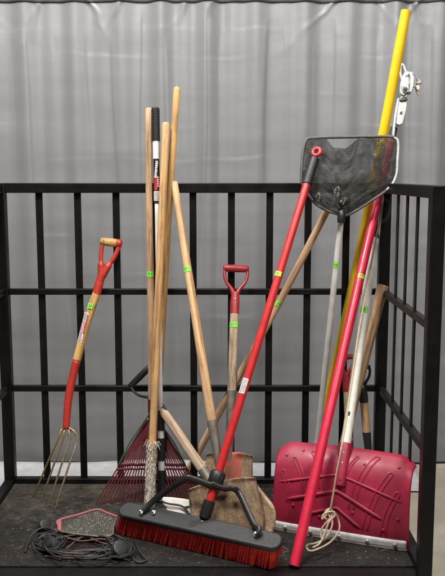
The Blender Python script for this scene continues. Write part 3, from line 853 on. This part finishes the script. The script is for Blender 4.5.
# ------------------------------------------------------------------ 12 yellow pole
def build_yellow():
    T = Tool(on(308.0, 489), at(369.6, 195, 3.112))
    t = thing('yellow_pole', 'bright yellow fibreglass pole, tallest of all, passing behind the landing net', 'pole', T.M)
    S = T.s_at; r = T.r(4.9, S(190)); n = 24; Lz = S(11)
    bow = lambda f: (.013 * math.sin(PI * f) - .008 * f, 0, 0)
    MB().tube([V(bow(i / n)) + V((0, 0, Lz * i / n)) for i in range(n + 1)], r, 24, rnd=.04).build('tube', M_yellow, t)
    e = V(bow(1)); MB().tube([e + V((0, 0, Lz - .004)), e + V((0, 0, Lz + .0015))], r * .8, 20).build('end_plug', M_gold, t)
build_yellow()

# ------------------------------------------------------------------ 13 red pole pruner with rope
def build_pruner():
    T = Tool(on(294.3, 566.3), at(377.6, 200, 3.085))
    t = thing('pole_pruner', 'thick crimson pole topped with a pitted white pruning head and hung with cotton rope', 'pruner', T.M)
    S = T.s_at; L = T.loc; k = T.r(1, S(150)); r = T.r(4.75, S(300))
    n = 30
    MB().tube([(0, 0, S(566) + (S(140) - S(566)) * i / n) for i in range(n + 1)], r, 24, rnd=.1).build('pole', M_crimson, t)
    sticker(t, S(277.5), r, M_stickery, seed=3, ang=-PI / 2, h=.016, span=1.5)
    MB().tube([(0, 0, S(143)), (0, 0, S(128))], [r * .95, r * .80], 16, rnd=.2).build('collar', M_rubber, t)
    y0 = (T.b + T.u * S(150)).y
    def q(px, py, dy=0): return L(at(px, py, y0 + (150 - py) * .0011 + dy))
    def plate(pts, th, dy, name, mat, bev=.0025):
        c = q(402, 95, dy); ux = (q(412, 95, dy) - c).normalized(); uy = (q(402, 85, dy) - c); uy = (uy - ux * uy.dot(ux)).normalized()
        out = [((q(a, b, dy) - c).dot(ux), (q(a, b, dy) - c).dot(uy)) for a, b in pts]
        return MB().prism(out[::-1], c, ux, uy, th).build(name, mat, t, bevel=bev)
    plate([(399.5, 98), (404, 97), (407.5, 99), (405.8, 112), (402.5, 124), (399, 126), (395.5, 124.5), (397.0, 112)], .016, -.010, 'clamp_arm', M_castwhite)
    plate([(401.5, 78), (404, 73), (408, 72), (411, 76), (412, 82), (410, 91), (406, 98), (401, 99), (399.5, 92), (400, 84)], .020, -.016, 'pruner_body', M_castwhite)
    hk = smoothpts([q(402, 80, -.016), q(400.2, 73, -.016), q(400.8, 66, -.016), q(403.0, 65, -.016), q(405.5, 71, -.016), q(407, 78, -.016)], 6)
    MB().tube(hk, 1.35 * k, 10, rnd=.4).build('rope_eye', M_castwhite, t)
    bl = plate([(409, 79), (414, 77), (418, 79), (421.5, 82.5), (419.5, 84.5), (420, 90), (418.5, 96.5), (416.5, 93), (415, 88), (411, 86)], .009, -.022, 'hooked_blade', M_hook, .002)
    plate([(408.5, 73), (411.5, 74), (413.5, 79), (413.0, 87), (410.5, 94), (408, 93), (409.5, 85), (409.5, 78)], .030, -.030, 'side_cheek', M_castwhite)
    plate([(402, 84), (405.5, 82), (408, 85), (408.5, 90), (406, 94.5), (402.5, 93.5), (400.8, 89)], .034, -.020, 'pulley_housing', M_castwhite, .004)
    plate([(415.5, 86), (418.5, 85), (420.0, 88), (418.5, 92), (416.0, 90)], .014, -.026, 'cutting_jaw', M_castwhite, .002)
    MB().tube([q(400.0, 100, -.024), q(406.8, 99.2, -.024)], 1.5 * k, 10, rnd=.3).build('cross_pin', M_greysteel, t)
    MB().tube([q(405.4, 89, -.034), q(405.4, 89, -.042)], 2.3 * k, 14, rnd=.3).build('pulley', M_greysteel, t)
    MB().tube(smoothpts([q(406, 76, -.030), q(411, 72.5, -.034), q(415.5, 76, -.034), q(417, 80, -.030)], 6), .8 * k, 8, rnd=.4).build('linkage', M_castwhite, t)
    MB().tube([q(421, 83, -.022), q(418.5, 84.6, -.028), q(416.8, 83.5, -.030)], .8 * k, 8, rnd=.4).build('spring', M_greysteel, t)
    for px, py in ((403, 87), (407.3, 91.5)):
        MB().tube([q(px, py, -.030), q(px, py, -.036)], 1.6 * k, 12, rnd=.4).build('bolt', M_zinc, t)
    MB().tube([q(407.3, 93, -.026), q(404, 95.5, -.032), q(400.5, 94, -.026)], .9 * k, 8, rnd=.4).build('lever', M_greysteel, t)
    MB().tube([q(401.5, 112, -.022), q(401.0, 113.0, -.026)], 1.1 * k, 10, rnd=.3).build('bolt', M_greysteel, t)
    rod = smoothpts([q(398.5, 99, -.012), q(396, 113, -.014), q(394, 128, -.016), q(393, 142, -.014)], 6)
    MB().tube(rod, 1.5 * k, 10, rnd=.3).build('pull_rod', M_castwhite, t)
    # grey strip and black hook at the back of the pole
    st = smoothpts([q(390, 150, .014), q(384.5, 185, .018), L(at(380.5, 215, 3.10)), L(at(378.3, 236, 3.09))], 6)
    MB().tube(st, 1.5 * k, 10, rnd=.3).build('grey_guide_rod', M_alupaint, t)
    # rope: from the head down along the white shovel handle to a loose knot in front of the pusher
    Yk = 2.62
    def f(px, py):
        return T.loc(at(px, py, max(2.555, 3.045 - (py - 236) * (3.045 - 2.57) / (447 - 236))))
    pts = [f(379.5, 220), f(374.5, 247), f(366, 292), f(359, 330), f(353, 372), f(347.0, 415), f(341.5, 447), f(337, 470), f(333.5, 492), f(330.5, 509)]
    rp = MB().tube(smoothpts(pts, 6), .0031, 8, rnd=.3)
    def g(px, py, dy=0): return T.loc(at(px, py, 2.560 - (py - 512) * .0012 + dy))
    loop = lambda P: rp.tube(smoothpts([g(*p) for p in P], 7), .0031, 8, rnd=.3)
    loop([(330.5, 508), (326, 511), (324.5, 517), (329, 520), (333.5, 516), (331, 509.5), (327, 512, -.01), (330, 518, -.012), (325, 524, -.01), (321, 531), (322.5, 540), (328, 536), (331.5, 525), (330, 514, -.008)])
    loop([(328, 512, -.012), (334, 512, -.012), (338, 519), (339.5, 528), (336, 536), (329, 543), (320, 548, -.02), (311, 551, -.035), (306.5, 548, -.035), (308, 544.5, -.02), (316, 543, -.01), (325, 538, -.008), (332, 526, -.012), (331, 513, -.01)])
    loop([(327, 514, -.014), (322, 519, -.014), (324, 514, -.016), (332, 511.5, -.016), (335, 515, -.012), (329, 522, -.014), (325, 532, -.012), (320, 543, -.02), (313, 547.5, -.03)])
    rp.build('rope', M_rope, t)
build_pruner()

# ------------------------------------------------------------------ 14 snow pusher
def build_pusher():
    bl, br = on(272.0, 530.0), on(409.0, 552.5)
    e1 = (br - bl); wid = e1.length; e1.z = 0; e1.normalize(); e3 = V((0, 0, 1)); e2 = e3.cross(e1)
    M = Matrix((e1, e2, e3)).transposed().to_4x4(); M.translation = (bl + br) / 2
    t = thing('snow_pusher', 'wide maroon plastic snow pusher with ribbed back, bright bottom strip and white handle', 'snow shovel', M)
    Mi = M.inverted()
    prof = smoothpts([(0, .004, .0), (0, -.004, .055), (0, -.004, .115), (0, .003, .175), (0, .018, .225), (0, .042, .263), (0, .072, .284), (0, .096, .288)], 6)
    def S(u, v, off=0.0):
        x = (u - .5) * wid
        i = v * (len(prof) - 1); a = int(min(i, len(prof) - 2)); p = prof[a].lerp(prof[a + 1], i - a)
        d = (prof[a + 1] - prof[a]).normalized(); nrm = V((0, -d.z, d.y))
        e = abs(u - .5) * 2
        pinch = 1 - .014 * math.sin(PI * min(1, v * 1.15)) * e
        q = V((x * pinch, p.y, p.z)) + nrm * off
        q.y += .010 * e ** 4 * 1.0
        # rounded top corners
        if v > .62: q.z -= .034 * ((v - .62) / .38) * max(0, (e - .80) / .20) ** 2
        q.z += .010 * (1 - e * e) * v
        return q
    MB().grid(lambda u, v: S(u, v), 60, 44).build('scoop', M_maroon, t, smooth=60, solid=.004, off=1)
    # chevron ribs meeting at the socket spine
    rb = MB()
    for v0, v1, u0, u1 in ((.50, .33, .0, 1), (.36, .21, .05, .87), (.24, .10, .16, .72)):
        pass
    C = .485
    for vm, vl, ul, vr, ur, rr in ((.56, .43, .04, .40, .95, .0052), (.42, .30, .10, .25, .82, .0068), (.29, .19, .22, .155, .66, .0058)):
        MB().tube([S(C + (ul - C) * i / 14, vm + (vl - vm) * i / 14, .0035) for i in range(15)], [rr] * 12 + [rr * .9, rr * .7, rr * .3], 10, rnd=.4).build('rib', M_maroon, t)
        MB().tube([S(C + (ur - C) * i / 14, vm + (vr - vm) * i / 14, .0035) for i in range(15)], [rr] * 12 + [rr * .9, rr * .7, rr * .3], 10, rnd=.4).build('rib', M_maroon, t)
    # narrow raised loops fanning up to both corners
    def lug(u0, v0, u1, v1, w=.018):
        pts = []
        for i in range(9): s = i / 8; pts.append((u0 + (u1 - u0) * s - w * .5 + .02 * math.sin(s * PI) * (1 if u1 > C else -1) * -1, v0 + (v1 - v0) * s))
        for i in range(1, 6): a = PI - PI * i / 6; pts.append((u1 + w * .5 * math.cos(a), v1 + .022 * math.sin(a)))
        for i in range(9): s = 1 - i / 8; pts.append((u0 + (u1 - u0) * s + w * .5 + .02 * math.sin(s * PI) * (1 if u1 > C else -1) * -1, v0 + (v1 - v0) * s))
        MB().tube([S(a, b, .0036) for a, b in pts], .0034, 8, rnd=.4).build('raised_loop', M_maroon, t)
    lug(.59, .30, .74, .80, .040); lug(.69, .15, .85, .63, .036); lug(.82, .13, .91, .46, .034)
    lug(.37, .42, .28, .76, .032); lug(.25, .34, .15, .66, .030); lug(.12, .28, .07, .52, .024)
    lug(.53, .46, .60, .76, .022)
    for u, v in ((.30, .62), (.66, .70), (.90, .72), (.16, .26), (.60, .27), (.92, .27), (.36, .20), (.82, .17), (.08, .70), (.20, .78)):
        MB().tube([S(u, v, .002), S(u, v, .0065)], [.006, .005], 10, rnd=.3).build('moulded_boss', M_maroon, t)
    # metal wear strip with bolts
    st = MB().grid(lambda u, v: S(.015 + .965 * u, .018 + .085 * v, .0062 + .0003 * math.sin(u * 23)), 40, 3).build('wear_strip', M_strip, t, smooth=60, solid=.0016)
    for u in (.09, .29, .51, .72, .92):
        b = S(.015 + .965 * u, .062, .006); o = S(.015 + .965 * u, .062, .012)
        MB().tube([b, o], .0065, 12, rnd=.3).build('bolt', M_zinc, t)
    # dark lower lip
    MB().grid(lambda u, v: S(.01 + .98 * u, .001 + .032 * v, .0095), 30, 2).build('bottom_lip', M_greysteel, t, smooth=60, solid=.003)
    # handle: from the socket to the top of the white tube
    ft = M @ S(C + .02, .40, .022); tp = at(374.2, 240, 3.085)
    lf, lt = Mi @ ft, Mi @ tp
    lu = (lt - lf).normalized(); ln = (tp - ft).length; u = (tp - ft).normalized()
    def q(py):
        lo, hi = -.2, ln + .4
        for _ in range(40):
            m = (lo + hi) / 2
            if proj(ft + u * m)[1] > py: lo = m
            else: hi = m
        return lf + lu * lo
    k = proj((ft + tp) / 2)[2] / F
    MB().tube([q(447), q(340), q(238)], 4.9 * k, 20, rnd=.1).build('handle', M_white, t)
    MB().tube([q(486), q(480), q(446), q(443.5)], [4.3 * k, 5.6 * k, 6.0 * k, 5.7 * k], 18, rnd=.1).build('handle_socket', M_maroon, t)
    for py in (451, 461): MB().tube([q(py) + V((.001, -5.4 * k, 0)), q(py) + V((.001, -6.6 * k, 0))], .0046, 10, rnd=.4).build('bolt', M_zinc, t)
    for py in (470, 478): MB().tube([q(py) + V((.001, -5.0 * k, 0)), q(py) + V((.001, -6.0 * k, 0))], .0032, 10, rnd=.4).build('screw_hole', M_rubber, t)
    MB().tube([q(239), q(225), q(220)], [5.0 * k, 4.4 * k, 3.2 * k], 16, rnd=.2).build('black_ferrule', M_rubber, t)
    Yh = tp.y + .01
    hk = smoothpts([Mi @ at(377.5, 226, Yh), Mi @ at(382, 222, Yh), Mi @ at(387.5, 217, Yh + .0), Mi @ at(389.5, 208, Yh), Mi @ at(388.5, 201, Yh), Mi @ at(386, 199.5, Yh)], 6)
    MB().tube(hk, 1.9 * k, 12, rnd=.5).build('hook_grip', M_rubber, t)
    # sticker and a scuff
    s = MB(); c = q(311)
    xx = (V((1, 0, 0)) - lu * lu.x).normalized(); yy = lu.cross(xx); R = 4.9 * k + .0008
    def arc(py0, py1, a0, a1, rr, m): s.grid(lambda uu, vv: q(py0).lerp(q(py1), vv) + xx * (rr * math.cos(a0 + (a1 - a0) * uu)) + yy * (rr * math.sin(a0 + (a1 - a0) * uu)), 8, 1, m)
    arc(314, 308, -2.3, -.7, R, 0); arc(312.5, 309.5, -1.75, -1.65, R + .0005, 1); arc(312.5, 309.5, -1.4, -1.3, R + .0005, 1)
    s.build('price_sticker', [M_sticker, M_ink], t, smooth=180)
    s = MB(); arc(417, 413, -1.75, -1.35, R, 0); s.build('dark_knot', M_rubber, t, smooth=180)
build_pusher()

# ------------------------------------------------------------------ 15 thick wooden handle behind the pusher
def build_pick():
    T = Tool(on(331, 496), at(381.5, 291, 3.105))
    t = thing('tool_handle', 'stout brown wooden tool handle with flared sawn end leaning into the corner', 'tool handle', T.M)
    S = T.s_at; k = T.r(1, S(320)); z1 = S(285.5)
    pts = [(0, 0, z1 * i / 16) for i in range(17)]
    MB().tube(pts, [4.3 * k + (1.3 * k * max(0, (i - 8) / 8) ** 1.3) for i in range(17)], 20, ell=(.8, 1.05), rnd=.12).build('shaft', M_dark, t)
build_pick()

# ------------------------------------------------------------------ 16 black D handled spade in the corner
def build_corner_spade():
    T = Tool(on(372.0, 492), at(362.8, 389, 3.10))
    t = thing('corner_spade', 'small spade with black D handle and short pale shaft behind the maroon pusher', 'spade', T.M)
    S = T.s_at; k = T.r(1, S(390))
    d_grip(t, S(387), S(367.5), 8.8 * k, 2.2 * k, 2.2 * k, M_rubber, M_rubber, socket=(S(402), 4.4 * k))
    pole(MB(), S(436), S(398), 4.0 * k, 4.0 * k, rnd=.1, seed=33).build('shaft', M_pine_e, t)
    sticker(t, S(385.5), 4.4 * k, off=(-3 * k, -.004), seed=18, h=.013)
    MB().tube([(0, 0, S(462)), (0, 0, S(434)), (0, 0, S(432))], [3.2 * k, 4.2 * k, 4.4 * k], 16, rnd=.1).build('socket', M_rubber, t)
    zb = S(460)
    MB().grid(blade_fn(.15, zb, zb, -.006, .01, .0), 16, 16).build('blade', M_greysteel, t, smooth=60, solid=.0026)
build_corner_spade()

# ------------------------------------------------------------------ 17 red handled spade hidden behind the white handle
def build_hidden_spade():
    T = Tool(on(352, 494), at(346.4, 372, 3.118))
    t = thing('hidden_spade', 'mostly hidden spade with dark red handle between the crimson pole and white handle', 'spade', T.M)
    S = T.s_at; k = T.r(1, S(390))
    d_grip(t, S(374), S(357), 8 * k, 2.6 * k, 2.4 * k, M_redplastic, M_redplastic, socket=(S(391), 4.4 * k))
    pole(MB(), S(440), S(388), 4.0 * k, 4.0 * k, rnd=.1, seed=35).build('shaft', M_old, t)
    MB().tube([(0, 0, S(464)), (0, 0, S(430)), (0, 0, S(428))], [3.2 * k, 4.2 * k, 4.4 * k], 16, rnd=.1).build('socket', M_greysteel, t)
    zb = S(462)
    MB().grid(blade_fn(.14, zb, zb, -.006, .01, .0), 16, 16).build('blade', M_blade, t, smooth=60, solid=.0026)
build_hidden_spade()

# ------------------------------------------------------------------ 18 white plastic scraper behind the broom
def build_scraper():
    c = on(180, 521)
    ty = math.radians(62)
    ux = V((1, 0.10, -.03)).normalized(); uy0 = V((0, math.cos(ty), math.sin(ty))); uy = (uy0 - ux * uy0.dot(ux)).normalized()
    M = Matrix((ux, ux.cross(uy) * -1, uy)).transposed().to_4x4()
    M = Matrix((ux, uy.cross(ux), uy)).transposed().to_4x4(); M.translation = c
    t = thing('plastic_scraper', 'white plastic scraper with a dark slot lying behind the broom head', 'scraper', M)
    k = proj(c)[2] / F / .93
    out = [(-17, 22), (-8, 21.5), (4, 20), (9, 19), (12.3, 15), (13, 8), (12, 1), (4, 0), (-8, 0), (-12, 3), (-13, 12), (-16.5, 17)]
    MB().prism([(a * k, b * k) for a, b in out], (0, 0, 0), (1, 0, 0), (0, 0, 1), .016).build('scraper_plate', M_whiteplastic, t, bevel=.005, bseg=3)
    MB().prism([(a * k, b * k) for a, b in ((3.5, 12.8), (8.5, 13.6), (9, 12.2), (7, 11.3), (4, 11.6))], (0, -.009, 0), (1, 0, 0), (0, 0, 1), .004).build('slot', M_rubber, t)
    w = smoothpts([(-20 * k, -.022, 19 * k), (-12 * k, -.022, 15.5 * k), (0, -.020, 13.5 * k), (6 * k, -.020, 9 * k), (10 * k, -.02, 2 * k)], 7)
    MB().tube(w, .0036, 8, rnd=.4).build('cord', M_cord, t)
build_scraper()

# ------------------------------------------------------------------ 19 heap of black cord with sockets, pink rimmed mesh
def build_cord():
    o = on(82, 545); M = Matrix.Translation(o)
    t = thing('cord_coil', 'loose coil of thin black cord with rounded black sockets at the front left', 'cord', M)
    rd = random.Random(31)
    def g(px, py, h=.006): return on(px, py, DZ + h) - o
    mb = MB()
    def lp(P, r=.0042): mb.tube(smoothpts([g(*p) for p in P], 7), r, 8, rnd=.3)
    for q in range(11):                             # wide flat loops
        cxp, cyp = 82 + rd.uniform(-7, 7), 544 + rd.uniform(-2, 2.5); rx, ry = rd.uniform(24, 54), rd.uniform(7, 14.5)
        P = []; sp = rd.uniform(.8, 1.0)
        for i in range(17):
            a = i / 16 * 2 * PI * sp + 1.1 * q
            P.append((cxp + rx * math.cos(a) + rd.uniform(-4, 4), cyp + ry * math.sin(a) + rd.uniform(-2.0, 2.0), .004 + .0022 * q + rd.uniform(0, .008)))
        lp(P, rd.choice((.0022, .0026, .0030)))
    for (px, py) in ((50, 538), (119, 546)):       # tight loops round the sockets
        for q in range(4):
            P = []
            for i in range(13):
                a = i / 12 * 2 * PI + q; P.append((px + (16 - 2 * q) * math.cos(a) + rd.uniform(-1.2, 1.2), py + 2 + (9 - q) * math.sin(a) + rd.uniform(-.6, .6), .006 + .018 * (1 + math.sin(a + q)) * .6))
            lp(P, .0024)
    lp([(25, 552), (31, 536, .02), (42, 528, .035), (54, 530, .02), (63, 538), (75, 536, .012)], .003)
    lp([(112, 515, .01), (124, 508, .03), (136, 504, .04), (145, 507, .02), (150, 515)], .002)
    lp([(134, 540), (140, 552, .012), (146, 560, .006), (138, 562), (131, 556, .01), (128, 545, .02)], .0030)
    lp([(60, 560), (66, 553, .01), (80, 556, .004), (98, 559, .004), (110, 557, .01), (128, 560, .004)], .0026)
    mb.build('cable', M_cord, t)
    mb = MB()
    for P in (((66, 549, .012), (76, 541, .02), (86, 536, .022), (97, 541, .02), (110, 545, .012)), ((45, 556, .006), (70, 558, .008), (100, 556, .006), (112, 552, .01)),
              ((38, 548, .01), (56, 553, .012), (84, 550, .01), (108, 549, .012)), ((64, 536, .03), (80, 541, .026), (100, 539, .03), (112, 541, .02))):
        mb.tube(smoothpts([g(*p) for p in P], 7), .0026, 8, rnd=.3)
    mb.build('brown_cable', M_cordbrown, t)
    for (px, py, s, dx) in ((43.5, 523, 6.0, .5), (51, 540.5, 7.8, -.7), (118.5, 546, 7.8, .4)):
        k = .00345; c = g(px, py + s * .55, s * k * .95)
        d = V((math.sin(dx), -math.cos(dx) * .5, .55)).normalized()
        r = s * k
        prof_ = [(-1.3, .45), (-1.05, .66), (-.8, .82), (-.5, .93), (-.45, .90), (-.40, .94), (-.1, .99), (-.05, .95), (.0, .99), (.30, .97), (.36, .92), (.42, .95), (.7, .86), (.9, .70), (.92, .5), (.80, .42), (.80, .05)]
        sk = MB().tube([c + d * r * a for a, b in prof_], [r * b for a, b in prof_], 24).build('socket', M_rubber, t)
        MB().tube([c + d * r * .58, c + d * r * .80], [r * .99, r * .95], 24, rnd=.15).build('socket_collar', M_charcoal, sk)
        MB().tube([c - d * r * 1.2, c - d * r * 1.8], [r * .38, r * .22], 12, rnd=.3).build('cable_gland', M_blackplastic, sk)
build_cord()
def build_pink():
    o = on(85, 534); M = Matrix.Translation(o)
    t = thing('mesh_tray', 'pink rimmed wire mesh tray lying on the coiled black cord beside the broom', 'tray', M)
    def g(px, py, h): return on(px, py, DZ + h) - o
    A, B, C_, D_2, E, F_ = g(58.5, 520.5, .055), g(97, 509.5, .055), g(117, 516.5, .05), g(110, 536, .03), g(84, 535, .03), g(58.5, 531, .035)
    rim = smoothpts([F_, F_.lerp(A, .5), A, A.lerp(B, .5), B, B.lerp(C_, .5), C_], 4)
    MB().tube(rim, .0042, 10, rnd=.4).build('rim', M_pinkrim, t)
    MB().tube(smoothpts([C_, C_.lerp(D_2, .5), D_2, E, F_], 4), .0026, 8, rnd=.4).build('bare_edge_wire', M_greysteel, t)
    MB().tube([A + V((.004, 0, -.003)), F_ + V((.004, 0, .0))], .007, 10, rnd=.4).build('end_bar', M_pinkrim, t)
    def fn(u, v):
        top = A.lerp(B, u * 1.45) if u < .69 else B.lerp(C_, (u - .69) / .31)
        bot = F_.lerp(E, u * 2) if u < .5 else E.lerp(D_2, (u - .5) * 2)
        p = top.lerp(bot, v); e = math.sin(PI * u) * math.sin(PI * v)
        return p + V((0, .0, -.006 * e + .0025 * noise.noise(V((u * 12, v * 12, 1)))))
    MB().grid(fn, 28, 12).build('wire_mesh', worn('speckled_wire', (.42, .37, .32), (.10, .10, .085), rough=.55, scale=70, amt=.12, bmp=0), t, smooth=0, wire=.0030)
    pan = MB().grid(lambda u, v: fn(u, v) + V((0, 0, -.007)), 30, 14)
    pan.build('speckled_backing', worn('pebbled_backing', (.13, .105, .085), (.05, .055, .05), chip=(.50, .42, .38), rough=.7, scale=55, amt=.25, chipat=.54, bmp=.5), t, smooth=60, solid=.003)
build_pink()

# ------------------------------------------------------------------ grit and straw on the deck
def build_grit():
    rd = random.Random(99); mb = MB()
    for i in range(420):
        x = rd.uniform(-.80, .58); y = rd.uniform(2.46, 3.12); s_ = rd.uniform(.0008, .0028) * (1 + (rd.random() < .05))
        M = Matrix.Rotation(rd.uniform(0, PI), 3, 'Z') @ Matrix.Rotation(rd.uniform(-.4, .4), 3, 'X')
        mb.box((x, y, DZ + s_ * .3), (s_ * rd.uniform(1, 2.4), s_, s_ * .7), rd.choice((0, 0, 1, 1, 2)), M)
    for i in range(70):
        x = rd.uniform(-.80, .58); y = rd.uniform(2.46, 3.12); a = rd.uniform(0, PI); l = rd.uniform(.008, .035); c = rd.uniform(-.3, .3)
        p = V((x, y, DZ + .0012)); d = V((math.cos(a), math.sin(a), 0)); e = V((-d.y, d.x, 0))
        mb.tube([p, p + d * l * .5 + e * l * c * .4 + V((0, 0, .002)), p + d * l], [.0006, .0007, .0004], 5, mat=rd.choice((0, 0, 2)))
    o = mb.build('grit', [worn('dry_straw', (.36, .29, .18), grime=0), worn('grey_grit', (.14, .12, .10), grime=0), worn('pale_chips', (.30, .26, .20), grime=0)], smooth=0)
    o['kind'] = 'stuff'; tag(o, 'dry grit, wood chips and straw scattered over the scuffed deck', 'debris')
build_grit()

# ------------------------------------------------------------------ light, world, camera
w = bpy.data.worlds.new('World'); sc.world = w; w.use_nodes = True
w.node_tree.nodes['Background'].inputs[0].default_value = (.80, .86, .95, 1); w.node_tree.nodes['Background'].inputs[1].default_value = .05
def area(name, loc, size, energy, target, col=(1, .96, .9)):
    l = bpy.data.lights.new(name, 'AREA'); l.shape = 'RECTANGLE'; l.size, l.size_y = size; l.energy = energy; l.color = col
    o = bpy.data.objects.new(name, l); COL.objects.link(o); o.location = loc
    o.rotation_euler = (V(target) - V(loc)).to_track_quat('-Z', 'Y').to_euler(); return o
area('unseen_overhead_light', (-.9, 1.7, 4.0), (.8, .5), 158, (-.1, 3.3, .9))
area('unseen_overhead_light', (1.4, .3, 3.9), (.9, .6), 88, (.1, 3.2, .9))
area('unseen_overhead_light', (0, 3.35, 3.55), (3.8, .25), 84, (0, 4.16, 1.9), (1, .98, .96))  # added washer strip, out of view, brightens the curtain top and fades downwards

cd = bpy.data.cameras.new('camera'); cam = bpy.data.objects.new('camera', cd); COL.objects.link(cam)
cam.location = CAM; cam.rotation_euler = (PI / 2 - TH, 0, 0)
cd.sensor_fit = 'AUTO'; cd.sensor_width = 36; cd.lens = F / 576 * 36; cd.clip_end = 60; cd.clip_start = .05
sc.camera = cam
vs = sc.view_settings; sc.display_settings.display_device = 'sRGB'
vs.view_transform = 'Standard'; vs.look = 'None'; vs.exposure = 0; vs.gamma = 1; vs.use_curve_mapping = False
